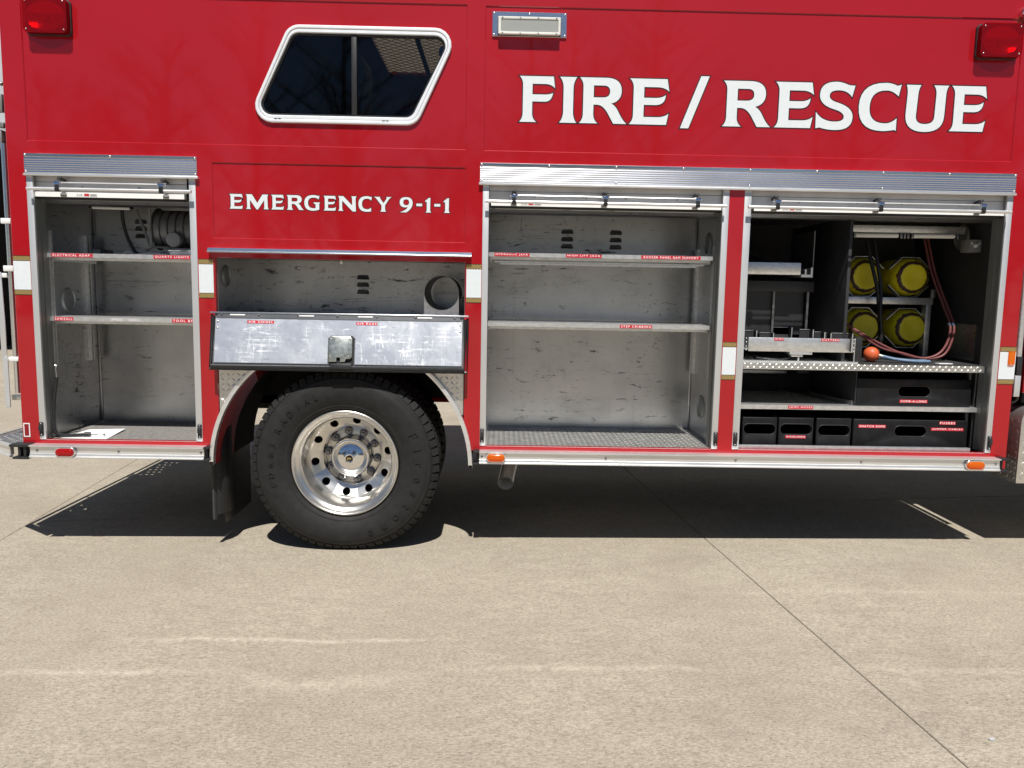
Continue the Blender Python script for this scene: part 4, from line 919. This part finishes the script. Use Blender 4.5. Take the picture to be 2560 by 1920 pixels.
b = MB(fx); b.prism([(-1.522, .032), (-.196, .032), (-.196, L_-.036), (-.772, L_-.036), (-.772, L_-.175), (-.786, L_-.19), (-.900, L_-.19), (-.914, L_-.175), (-.914, L_-.036), (-1.522, L_-.036)], 0, .006, 'y', cham=.002)
M['flap_alu'] = None
def flap_alu():
    mt, t, p = new_mat('scratched bright aluminium')
    def scr(scale, stretch, rot, width):
        mp = N(t, 'ShaderNodeMapping'); mp.inputs['Rotation'].default_value = (0, radians(rot), 0); mp.inputs['Scale'].default_value = stretch
        t.links.new(pos(t), mp.inputs['Vector']); n_ = N(t, 'ShaderNodeTexNoise'); n_.inputs['Scale'].default_value = scale; n_.inputs['Detail'].default_value = 2; n_.inputs['Distortion'].default_value = .3
        t.links.new(mp.outputs[0], n_.inputs['Vector'])
        return ramp(t, math_(t, 'ABSOLUTE', math_(t, 'SUBTRACT', n_.outputs['Fac'], .5)), 0, width, (1, 1, 1, 1), (0, 0, 0, 1))
    k = math_(t, 'MAXIMUM', scr(4, (.5, 1, 7), 18, .020), scr(5, (7, 1, .6), 12, .016))
    k = math_(t, 'MAXIMUM', k, scr(4, (.5, 1, 8), -35, .012))
    k = math_(t, 'MULTIPLY', k, ramp(t, noise(t, 9, (1, 1, 1), 4, .7), .48, .62))
    cloud = ramp(t, noise(t, 6, (1, 1, .8), 5, .75, .6), .40, .75)
    col = mixc(t, cloud, (.88, .885, .895), (.94, .94, .95)); col = mixc(t, k, col, (.95, .95, .95))
    col = mixc(t, math_(t, 'MULTIPLY', ramp(t, noise(t, 24, (.5, 1, 2.5), 5, .8, .6), .65, .68), .7), col, (.12, .12, .13))
    t.links.new(col, p.inputs['Base Color']); p.inputs['Metallic'].default_value = .9
    t.links.new(math_(t, 'MULTIPLY_ADD', k, .22, math_(t, 'MULTIPLY_ADD', cloud, .09, .34)), p.inputs['Roughness'])
    bump(t, p, noise(t, 5, (1, 1, .6), 3, .6), .10, .01)
    return mt
M['flap_alu'] = flap_alu()
build(b, 'inner_sheet', 'flap_alu', flp, smooth=False)
b = MB(fx); b.box(-1.530, -.188, .007, .0215, .004, L_-.005); build(b, 'flap_core', 'alu_dark', flp, smooth=False)
b = MB(fx); p_ = [(-1.535, .004, .020), (-1.535, .004, L_-.018), (-.183, .004, L_-.018), (-.183, .004, .020)]; b.tube(p_, .0105, 10); p2 = [(-1.546, .014, .01), (-1.546, .014, L_-.004), (-.170, .014, L_-.004), (-.170, .014, .01)]; b.tube(p2, .007, 8); build(b, 'rubber_seal', 'rubber', flp)
b = MB(fx); b.box(-1.552, -.164, -.004, .004, -.002, .006); build(b, 'hinge_pin', 'steel', flp, bevel=.001) 
b = MB(fx); b.box(-1.51, -.21, -.001, .001, .006, .031); hl = build(b, 'hinge_leaf', 'alu_dark', flp, smooth=False)
for x in (-1.405, -1.035, -.72, -.40): 
    b = MB(fx); b.box(x-.04, x+.04, -.003, -.0012, .010, .017); build(b, 'hinge_knuckle', 'white_plastic', flp, bevel=.001)
for x in (-1.49, -1.29, -1.08, -.87, -.66, -.45, -.24):
    p3 = flap_xf(x, .013, .0015); bolt(flp, *p3, mat='nut', r=.006)
for x in (-1.508, -.208):
    for s_ in (.050, .085): bolt(flp, *flap_xf(x, s_, .0005), r=.006)
b = MB(fx); lp = [(-.906, L_-.178), (-.893, L_-.186), (-.795, L_-.186), (-.784, L_-.175), (-.784, L_-.075), (-.795, L_-.065), (-.815, L_-.065), (-.82, L_-.048), (-.846, L_-.048), (-.846, L_-.072), (-.866, L_-.072), (-.866, L_-.048), (-.906, L_-.048)]
b.prism(lp, -.014, .005, 'y'); build(b, 'latch_plate', 'galv', flp, bevel=.0015)
b = MB(fx); b.box(-.910, -.776, .002, .0065, L_-.19, L_-.006); build(b, 'latch_pocket', 'dark', flp, smooth=False)
b = MB(fx); b.box(-.90, -.785, -.012, .002, L_-.040, L_-.012); build(b, 'latch_slot', 'black_plastic', flp, bevel=.002)
for x, s_ in ((-.896, L_-.172), (-.796, L_-.172), (-.898, L_-.078), (-.799, L_-.078)): bolt(flp, *flap_xf(x, s_, .0145), r=.004)
tape(flp, 'AIR CHISEL', -1.351, -1.208, -.058, -.043, -.0002, xf=lambda x, y, z: flap_xf(x, -z, -y)); tape(flp, 'AIR BAGS', -.768, -.655, -.058, -.043, -.0002, xf=lambda x, y, z: flap_xf(x, -z, -y))

# ------------------------------------------------------------------ wheel arch
fd = MB(); fa = arc(AR+.006, aL-1.5, aR+1.5, 24)
fd.prism([(-1.5265, .79)] + [p for p in fa if -1.526 < p[0] < -.19] + [(-.1905, .79), (-.1905, 1.304), (-1.5265, 1.304)], .006, .012, 'y'); fp = build(fd, 'fender_panel', 'alu_plate', truck, smooth=False)
mb = MB(); lozenges(mb, -1.52, -.195, .78, 1.10, .0285, .026, .0075, .002, lambda u_, v_, h: (u_, .006-h, v_), clip=lambda a, b: (a-AX)**2+(b-AZ)**2 > (AR+.03)**2 and (a < -1.2 or a > -.5)); build(mb, 'tread_pattern', 'alu_plate', fp, smooth=False, kind='stuff')
tr_o = [(AX-.722, .515)] + arc(.722, 180, 0, 48) + [(AX+.722, .515)]; tr_i = [(AX+.700, .515)] + arc(.700, 0, 180, 48) + [(AX-.700, .515)]
b = MB(); b.prism(tr_o+tr_i, -.034, .004, 'y'); build(b, 'arch_trim', 'alu_rail', truck, bevel=.003)
b = MB(); vs = []; fs = []; AA = arc(.7005, 180, 0, 40)
for (x, z) in AA: vs += [(x, .004, z), (x, .30, z)]
for k in range(len(AA)-1): fs.append((2*k, 2*k+1, 2*k+3, 2*k+2))
b.add(vs, fs); b.add([(x+(x-AX)*.01, y, z+(z-AZ)*.01) for x, y, z in vs], [tuple(reversed(f)) for f in fs]); build(b, 'wheel_well', 'red', truck, recalc=False)
b = MB(); vs = [(x, .3005 if i % 2 == 0 else .68, z) for i, (x, y, z) in enumerate(vs)]; b.add(vs, fs); b.add([(x+(x-AX)*.01, y, z+(z-AZ)*.01) for x, y, z in vs], [tuple(reversed(f)) for f in fs]); build(b, 'wheel_well_liner', 'dark', truck, recalc=False)
b = MB(); b.prism(arc(.699, 165, 15, 24), .69, .70, 'y'); build(b, 'well_back', 'dark', truck, smooth=False) if 0 else None
b = MB(); b.box(-1.63, -1.60, .031, .66, .56, 1.30).box(-.112, -.10, .031, .66, .56, 1.30); build(b, 'well_side', 'dark', truck, smooth=False)
# mud flap
mf = empty('mud_flap', (-1.58, .35, .15), truck)
b = MB(); b.box(-1.585, -1.575, .20, .66, .10, .86); build(b, 'flap_sheet', 'rubber', mf, bevel=.003)
pf = [(-1.592, .045), (-1.575, .055), (-1.545, .10), (-1.530, .15), (-1.530, .20), (-1.574, .205), (-1.580, .18), (-1.584, .10)]
b = MB()
for k in range(len(pf)-1): pass
b.prism(pf, .185, .78, 'z'); 
M['ribbed'] = None
def ribbed():
    mt, t, p = new_mat('ribbed black rubber'); p.inputs['Base Color'].default_value = (.035, .035, .037, 1); p.inputs['Roughness'].default_value = .34
    wv = N(t, 'ShaderNodeTexWave', wave_type='BANDS', bands_direction='Z'); wv.inputs['Scale'].default_value = 45; t.links.new(pos(t, (1, .35, 1)), wv.inputs['Vector'])
    bump(t, p, wv.outputs['Fac'], .9, .004); return mt
M['ribbed'] = ribbed()
build(b, 'flap_fold', 'ribbed', mf, bevel=.004)
b = MB(); b.prism([(-1.597, .042), (-1.586, .036), (-1.572, .052), (-1.585, .062)], .165, .77, 'z'); build(b, 'flap_edge', 'ribbed', mf, bevel=.002)

# ------------------------------------------------------------------ wheel
WX, WZ = -.8415, .509
wh = empty('wheel', (WX, .12, 0.012), truck)
def tyre(y0, name, lettering=True, parent=wh):
    prof = [(.297, .030), (.300, .008), (.308, -.006), (.322, -.016), (.326, -.0175), (.330, -.017), (.345, -.024), (.375, -.034), (.41, -.038), (.44, -.035), (.452, -.0325), (.455, -.031), (.470, -.024), (.4735, -.0235), (.478, -.019), (.492, -.006), (.500, .006), (.503, .014), (.503, .236), (.498, .25), (.47, .275), (.41, .288), (.34, .275), (.305, .255), (.297, .23)]
    mb = MB(); mb.lathe(prof, WX, WZ, 96, cy=y0)
    nl = 66
    for k in range(nl):                                   # tread blocks
        a0 = 2*pi*(k+.10)/nl; a1 = 2*pi*(k+.90)/nl
        for (ya, yb, sh) in ((.000, .058, 0), (.066, .120, .5), (.128, .182, 0), (.190, .250, .5)):
            s0 = a0+2*pi/nl*sh; s1_ = a1+2*pi/nl*sh; sk = .012
            def pt(a, r, y): return (WX+r*cos(a), y0+y, WZ+r*sin(a))
            ri, ro = .499, .521
            e0 = .012 if ya == 0 else 0; e1 = .012 if yb == .25 else 0
            mb.add([pt(s0, ri, ya), pt(s1_, ri, ya), pt(s1_+sk, ri, yb), pt(s0+sk, ri, yb), pt(s0+.004, ro, ya+e0), pt(s1_-.004, ro, ya+e0), pt(s1_-.004+sk, ro, yb-e1), pt(s0+.004+sk, ro, yb-e1)],
                   [(0, 1, 5, 4), (1, 2, 6, 5), (2, 3, 7, 6), (3, 0, 4, 7), (4, 5, 6, 7)])
        # shoulder notch ribs on the side
        mb.add([pt(a0, .484, -.0135), pt(a1, .484, -.0135), pt(a1, .5, -.001), pt(a0, .5, -.001), pt(a0, .486, -.0165), pt(a1, .486, -.0165), pt(a1, .506, -.004), pt(a0, .506, -.004)],
               [(4, 5, 6, 7), (0, 4, 7, 3), (1, 2, 6, 5), (3, 7, 6, 2), (0, 1, 5, 4)])
    # the load flattens the foot
    out = []
    for (x, y, z) in mb.v:
        t_ = min(1, max(0, (.26-z)/.272)); z = max(gz(x)+.0015, z+.0235*t_*t_)
        out.append((x, y, z))
    mb.v = out
    return build(mb, name, 'tyre', parent, ang=32, recalc=False)
ty = tyre(0.0, 'tyre'); tyre(.34, 'inner_tyre', False)
def ring_text(s, r, a_start, step, h, name):
    """raised letters round the sidewall: a_start in degrees (0 = right, ccw), reading clockwise"""
    mb = MB(); a = a_start
    for ch in s:
        if ch == ' ': a -= step*.6; continue
        me = text_mesh(ch, .0); xs = [v.co.x for v in me.vertices]; w_ = max(xs)-min(xs)
        cxm = (max(xs)+min(xs))/2; k = h/.73; T_ = radians(a)
        def bulge(rr): return -.0385+(abs(rr-.415)/.06)**2*.0035
        b0 = len(mb.v)
        vs = []; n0 = len(me.vertices)
        for lay in (0, 1):
            for v in me.vertices:
                tx = (v.co.x-cxm)*k; ry = r+v.co.y*k
                ang_ = T_-tx/r
                vs.append((WX+ry*cos(ang_), bulge(ry)-(.0036 if lay == 0 else -.002), WZ+ry*sin(ang_)))
        fs = [tuple(p.vertices) for p in me.polygons]
        ed = {}
        for p in me.polygons:
            vv = list(p.vertices)
            for i in range(len(vv)):
                a_, b_ = vv[i], vv[(i+1) % len(vv)]; ed[(a_, b_)] = 1
        sides = [(a_, b_, b_+n0, a_+n0) for (a_, b_) in ed if (b_, a_) not in ed]
        mb.add(vs, fs+sides); a -= step
    return build(mb, name, 'tyre', wh, smooth=False)
ring_text('Firestone', .392, 24, 11.6, .052, 'tyre_lettering'); ring_text('FD663 RADIAL', .388, 197, 8.0, .034, 'tyre_lettering')
# rim
DP = .048
b = MB(); b.lathe([(.296, .02), (.2985, .004), (.297, -.006), (.292, -.010), (.286, -.008), (.281, .0), (.277, .010), (.267, .017), (.262, .019), (.257, .027), (.252, .038), (.2475, .060), (.2465, .13), (.2455, .162), (.2425, .176)], WX, WZ, 96); build(b, 'rim', 'rim', wh, ang=60)
rows = 10; d0 = radians(36)
b = MB(); vs_, fs_ = [], []
def cone(th_, s_):                                        # s 0..1 from outer to inner edge of the disc
    r = .2425+(.170-.2425)*s_; y = .128+DP+.040*s_+.018*sin(pi*s_)*0; return (WX+r*cos(th_), y, WZ+r*sin(th_))
for k in range(rows):
    tc_ = radians(153.5)+d0*k
    W2 = d0/2*.2075; H2 = .0745
    outer = []
    for i in range(13): outer.append((-W2+2*W2*i/12, 0))
    for i in range(1, 6): outer.append((W2, H2*i/6))
    for i in range(13): outer.append((W2-2*W2*i/12, H2))
    for i in range(1, 6): outer.append((-W2, H2-H2*i/6))
    hole = [(.0225*cos(2*pi*i/20), .031+.0225*sin(2*pi*i/20)) for i in range(20)]
    tri = geometry.tessellate_polygon([[Vector((*p, 0)) for p in outer], [Vector((*p, 0)) for p in hole]])
    pts = outer+hole; n0 = len(vs_)
    v3 = [cone(tc_+p[0]/.2075, p[1]/H2) for p in pts]
    back = [(x, y+.014, z) for x, y, z in v3[len(outer):]]
    b.add(v3+back, [tuple(t_) for t_ in tri] + [(len(outer)+i, len(outer)+(i+1) % 20, len(pts)+(i+1) % 20, len(pts)+i) for i in range(20)])
build(b, 'wheel_disc', 'rim', wh, ang=30, recalc=True)
b = MB(); b.lathe([(.1702, .1675), (.166, .178), (.164, .196), (.168, .204), (.163, .207), (.158, .205), (.095, .205)], WX, WZ, 72, cy=DP); build(b, 'mounting_flange', 'rim', wh, ang=50)
b = MB(); b.lathe([(.30, .10), (.30, .20), (.12, .215), (.0001, .215)], WX, WZ, 48, cy=DP+.03); build(b, 'brake_drum', 'dark', wh)
nutm = None
for k in range(10):
    a = radians(28+36*k); x, z = WX+.1425*cos(a), WZ+.1425*sin(a)
    b = MB(); hexp = [(x+.0220*cos(a+radians(60*i)), z+.0220*sin(a+radians(60*i))) for i in range(6)]
    if nutm is None:
        b.prism(hexp, .172+DP, .205+DP, 'y', cham=.004); b.lathe([(.0001, .157), (.008, .158), (.0105, .163), (.0105, .172)], x, z, 14, cy=DP)
        b.lathe([(.025, .203), (.025, .198), (.020, .197)], x, z, 20, cy=DP); nutm = build(b, 'lug_nut', 'nut', wh, ang=30); n0_ = Vector((x, 0, z))
    else:
        o = again(nutm, nutm.location + Vector((x, 0, z)) - n0_, wh); o.name = 'lug_nut'
b = MB(); b.lathe([(.118, .206), (.118, .175), (.112, .165), (.110, .120), (.108, .114), (.100, .110), (.097, .111), (.090, .104), (.075, .094), (.055, .086), (.038, .082), (.030, .0805), (.028, .079), (.022, .079), (.020, .081), (.020, .10)], WX, WZ, 72, cy=DP*.8); build(b, 'hub_cap', 'chrome', wh, ang=50)
b = MB(); b.disc((WX, .092+DP*.8, WZ), .0205, 'y', 24); b.m = 1; b.add([(WX-.016, .0905+DP*.8, WZ+.011), (WX-.016, .0905+DP*.8, WZ-.011), (WX+.017, .0905+DP*.8, WZ)], [(0, 1, 2)]); build(b, 'hub_seal', ['dark', 'yellow_seal'] if 0 else ['dark', 'gold'], wh, smooth=False, recalc=False)

# ------------------------------------------------------------------ rub rails, end caps, rear step, exhaust
def rub(x0, x1, bolts):
    pr = [(-.0005, .529), (-.060, .529), (-.066, .531), (-.066, .536), (-.058, .541), (-.056, .552), (-.052, .554), (-.052, .587), (-.062, .590), (-.066, .592), (-.066, .597), (-.060, .5985), (-.0005, .5985)]
    b = MB(); b.prism(pr, x0, x1, 'x'); o = build(b, 'rub_rail', 'alu_rail', truck, smooth=False)
    for x in bolts: bolt(o, x, -.052, .570, 'nut', r=.007)
rub(-2.538, -1.598, (-2.50, -2.06, -1.615)); rub(-.096, 2.797, (-.082, .60, 1.32, 2.02, 2.70 if 0 else 2.775))
def cap(x0, x1, s_):
    b = MB(); b.box(x0, x1, -.070, -.0008, .590, .602).box(x0, x1, -.070, -.0008, .524, .536)
    xm = (x0+x1)/2; b.box(min(xm, x1 if s_ > 0 else x0), max(xm, x1 if s_ > 0 else x0), -.045, -.0008, .5365, .5895); build(b, 'rail_end_cap', 'black_plastic', truck, bevel=.003)
cap(-1.597, -1.570, -1); cap(-.130, -.0965, 1); cap(2.798, 2.842, -1)
b = MB(); b.box(-2.640, -2.539, -.070, -.0008, .588, .603).box(-2.625, -2.539, -.072, -.0008, .522, .534).box(-2.60, -2.585, -.060, -.0008, .5345, .5875).box(-2.57, -2.555, -.060, -.0008, .5345, .5875); build(b, 'rail_corner_cap', 'black_plastic', truck, bevel=.003)
ts = empty('rear_step', (-2.75, 1.1, .53), truck)
pts = [(-2.6045, -.045), (-2.650, -.045), (-2.850, .135), (-2.850, 2.17), (-2.6045, 2.17)]
holes = []
for (hx, hy_) in [(-2.80, .43), (-2.765, .50), (-2.79, .56), (-2.72, .47)] + [(-2.80+.045*i+.02*(j % 2), 1.45+.085*j) for i in range(3) for j in range(6)]:
    holes.append([(hx+.011*cos(2*pi*k/8), hy_+.011*sin(2*pi*k/8)) for k in range(8)])
b = MB(); b.prism(pts, .596, .590, 'z', holes=holes); build(b, 'step_plate', 'plate_dark', ts, smooth=False)
mb = MB(); lozenges(mb, -2.86, -2.615, -.02, 2.15, .032, .028, .008, .0025, lambda u_, v_, h: (u_, v_, .596+h), clip=lambda a, b_: a > -2.84+max(0, (.14-b_))*1.2 and all((a-h[0][0]+.011)**2+(b_-h[0][1])**2 > .0006 for h in holes)); build(mb, 'tread_pattern', 'plate_dark', ts, smooth=False, kind='stuff')
edge = [(-2.645, -.062, 0), (-2.885, .13, 0), (-2.885, 2.20, 0)]
b = MB()
for (dz0, dz1, dd) in ((.529, .540, 0), (.541, .586, .010), (.587, .599, 0)):
    o_ = [(-2.643, -.064+dd), (-2.893+dd, .125+dd*.5), (-2.893+dd, 2.2), (-2.878+dd, 2.2), (-2.878+dd, .14), (-2.638, -.040+dd)]
    b.prism(o_, dz0, dz1, 'z')
build(b, 'step_rail', 'alu_rail', ts, smooth=False)
ex = spline([(.12, .80, .50), (.10, .50, .485), (.08, .33, .45), (.062, .20, .405), (.052, .13, .375)])
b = MB(); b.tube(ex, .046, 24, caps=False); b.tube(ex, .042, 24, caps=False); build(b, 'exhaust_pipe', 'alu_rail', truck, recalc=False)

# grab rail and folding arms on the rear
gr = empty('rear_grab_rail', (-2.78, .25, .8), truck)
b = MB(); b.tube([(-2.770, .25, .84), (-2.770, .25, 2.24)], .0165, 14); build(b, 'rail_tube', 'alu_header', gr)
for z0, z1 in ((1.80, 1.83), (1.535, 1.567), (1.025, 1.05)):
    b = MB(); b.box(-2.80, -2.745, .225, .275, z0, z1).box(-2.745, -2.60, .24, .26, z0+.006, z1-.006); build(b, 'rail_bracket', 'white_plastic', gr, bevel=.003)
b = MB(); b.box(-2.86, -2.785, .23, .245, 1.500, 1.525); build(b, 'arm_pivot', 'white_plastic', gr, bevel=.002)
b = MB(); b.prism([(-2.836, 1.53), (-2.812, 1.53), (-2.805, 1.24), (-2.806, 1.03), (-2.834, 1.03), (-2.838, 1.24)], .222, .229, 'y'); build(b, 'folding_arm', 'alu_track', gr, bevel=.001)
b = MB(); b.prism(rrect(-2.825, -2.797, .757, 1.05, .013), .214, .2215, 'y'); build(b, 'folding_arm', 'alu_track', gr, bevel=.001)
b = MB(); b.box(-2.800, -2.607, .235, .262, .800, .83); build(b, 'lower_bracket', 'steel', gr, bevel=.003)
b = MB(); b.box(-2.84, -2.80, .28, .36, 2.22, 2.32).box(-2.81, -2.78, .27, .30, 2.33, 2.36).box(-2.86, -2.80, .30, .33, 2.42, 2.52); b.tube([(-2.87, .3, 2.60), (-2.79, .3, 2.57)], .012, 8); build(b, 'rail_clutter', 'alu_jamb', gr, bevel=.004)

# ------------------------------------------------------------------ cab behind the gap on the right
cb = empty('cab', (3.9, .9, .45), truck)
b = MB(); b.prism([(2.945, .96), (4.9, .96), (4.9, 2.2), (4.6, 2.9), (2.945, 2.9)], .03, .06, 'y', cham=.003); build(b, 'cab_side', 'red', cb, smooth=False)
b = MB(); b.box(2.945, 2.965, .0605, 2.28, .96, 2.9); build(b, 'cab_back', 'red', cb); b = MB(); b.box(2.945, 4.6, .03, 2.28, 2.901, 2.93); build(b, 'cab_roof', 'red', cb)
b = MB(); b.box(2.97, 4.9, .07, 2.28, .90, .96); build(b, 'cab_floor', 'dark', cb)
for z0, z1, mt in ((1.043, 1.190, 'white'), (1.012, 1.0395, 'gold'), (1.1935, 1.216, 'gold')):
    b = MB(); b.box(2.946, 4.88, .0285, .0298, z0, z1); build(b, 'cab_stripe', mt, cb, smooth=False)
ft = []
for k in range(7): ft.append((3.01-.07+.07*(1-cos(radians(90*k/6))), .885-.085+.085*sin(radians(90*k/6))))
out_f = [(2.935, .447)] + [(3.02-.085*cos(radians(90*k/6)), .80+.085*sin(radians(90*k/6))) for k in range(7)] + [(3.9, .885), (3.9, .447)]
b = MB(); b.prism(out_f, .002, .62, 'y'); fdr = build(b, 'running_board_box', 'alu_plate', cb, bevel=.004)
mb = MB(); lozenges(mb, 2.945, 3.3, .455, .88, .030, .028, .008, .002, lambda u_, v_, h: (u_, .002-h, v_)); lozenges(mb, .01, .60, .455, .82, .030, .028, .008, .002, lambda u_, v_, h: (2.935-h, u_, v_)); build(mb, 'tread_pattern', 'alu_plate', cb, smooth=False, kind='stuff')
b = MB(); b.tube([(2.893, .02, 1.165), (2.893, .02, 2.6)], .0165, 12); build(b, 'cab_grab_rail', 'alu_shelf', cb)
b = MB(); b.box(2.878, 2.908, .0, .04, 1.06, 1.165); build(b, 'rail_socket', 'black_plastic', cb, bevel=.003)
b = MB(); b.box(2.874, 2.908, .0, .05, .94, 1.0595); build(b, 'rail_foot', 'alu_track', cb, bevel=.004)
b = MB(); b.tube(spline([(2.905, .01, .936), (2.90, .02, .915), (2.88, .03, .90), (2.875, .05, .86)]), .008, 8); build(b, 'cab_cable', 'rubber', cb)
b = MB(); b.box(2.868, 2.944, .60, .63, .72, 2.9); build(b, 'gap_sun_blocker', 'dark', cb)  # unseen panel added to cut off the sun stripe through the gap
b = MB(); b.lathe([(.0001, .06), (.50, .06), (.52, .10), (.52, .30), (.50, .33), (.0001, .33)], 4.15, .58, 40); build(b, 'front_tyre', 'tyre', cb)

# ------------------------------------------------------------------ station building behind (seen past the tail), woodland behind the camera
bd = empty('station_building', (-6, 14, 0)); tag(bd, 'pale building with a dark open bay seen past the truck tail', 'building')
b = MB(); b.prism(rect(-24, 14, -.6, 9), 12, 12.3, 'y', holes=[rect(-14, -7.5, -.3, 4.4), rect(-5, 1.5, -.3, 4.4)]); build(b, 'facade', 'wall_grey', bd, smooth=False)
for a in (-14, -5):
    b = MB(); b.box(a-.2, a+6.7, 16, 16.2, -.6, 4.6).box(a-.2, a-.02, 12.31, 16, -.6, 4.6).box(a+6.52, a+6.7, 12.31, 16, -.6, 4.6).box(a-.2, a+6.7, 12.31, 16, 4.45, 4.6); build(b, 'open_bay', 'dark', bd, smooth=False)
    b = MB(); b.prism(rect(a-.15, a+6.65, -.4, 4.55), 11.9, 11.995, 'y', holes=[rect(a+.05, a+6.45, -.39, 4.35)]); build(b, 'bay_frame', 'alu_track', bd, smooth=False)
b = MB(); b.box(-24.2, 14.2, 11.8, 18, 9.01, 9.3); build(b, 'roof', 'wall_grey', bd, smooth=False)
b = MB()
for k in range(150):
    x = random.uniform(-85, 85); y = random.uniform(-62, -40); h = random.choice((random.uniform(5, 9), random.uniform(10, 19)))
    b.tube([(x, y, -1), (x+random.uniform(-.2, .2), y, h*.5), (x+random.uniform(-.5, .5), y, h)], [.024*h, .014*h, .03], 5)
    for j in range(26):
        z = random.uniform(h*.22, h*.95); a = random.uniform(0, 2*pi); l = (h-z)*.45+.6
        p1 = (x+l*cos(a), y+l*sin(a), z+l*random.uniform(.5, 1.0))
        b.tube([(x, y, z), p1], [.09, .03], 3, caps=False)
        for i in range(5):
            f = random.uniform(.3, 1); a2 = a+random.uniform(-1, 1); l2 = l*.45+.3
            q0 = (x+(p1[0]-x)*f, y+(p1[1]-y)*f, z+(p1[2]-z)*f)
            b.tube([q0, (q0[0]+l2*cos(a2), q0[1]+l2*sin(a2), q0[2]+l2*.8)], [.035, .012], 3, caps=False)
wd_ = build(b, 'distant_woodland', 'bark', None, recalc=False, smooth=False); wd_['kind'] = 'stuff'; tag(wd_, 'far line of bare trees beyond the apron, mirrored in the chrome hub', 'woodland')
b = MB()
for k in range(9):
    a = 2*pi*k/9; 
pp = [(.0105*random.uniform(.7, 1.3)*cos(2*pi*k/9), .006*random.uniform(.7, 1.3)*sin(2*pi*k/9)) for k in range(9)]
b.prism([(1.637+x, -1.884+y) for x, y in pp], gz(1.637)+.0003, gz(1.637)+.007, 'z'); pb = build(b, 'pebble', 'wall_grey', bevel=.002); tag(pb, 'tiny pale chip of stone lying on the concrete apron', 'stone')
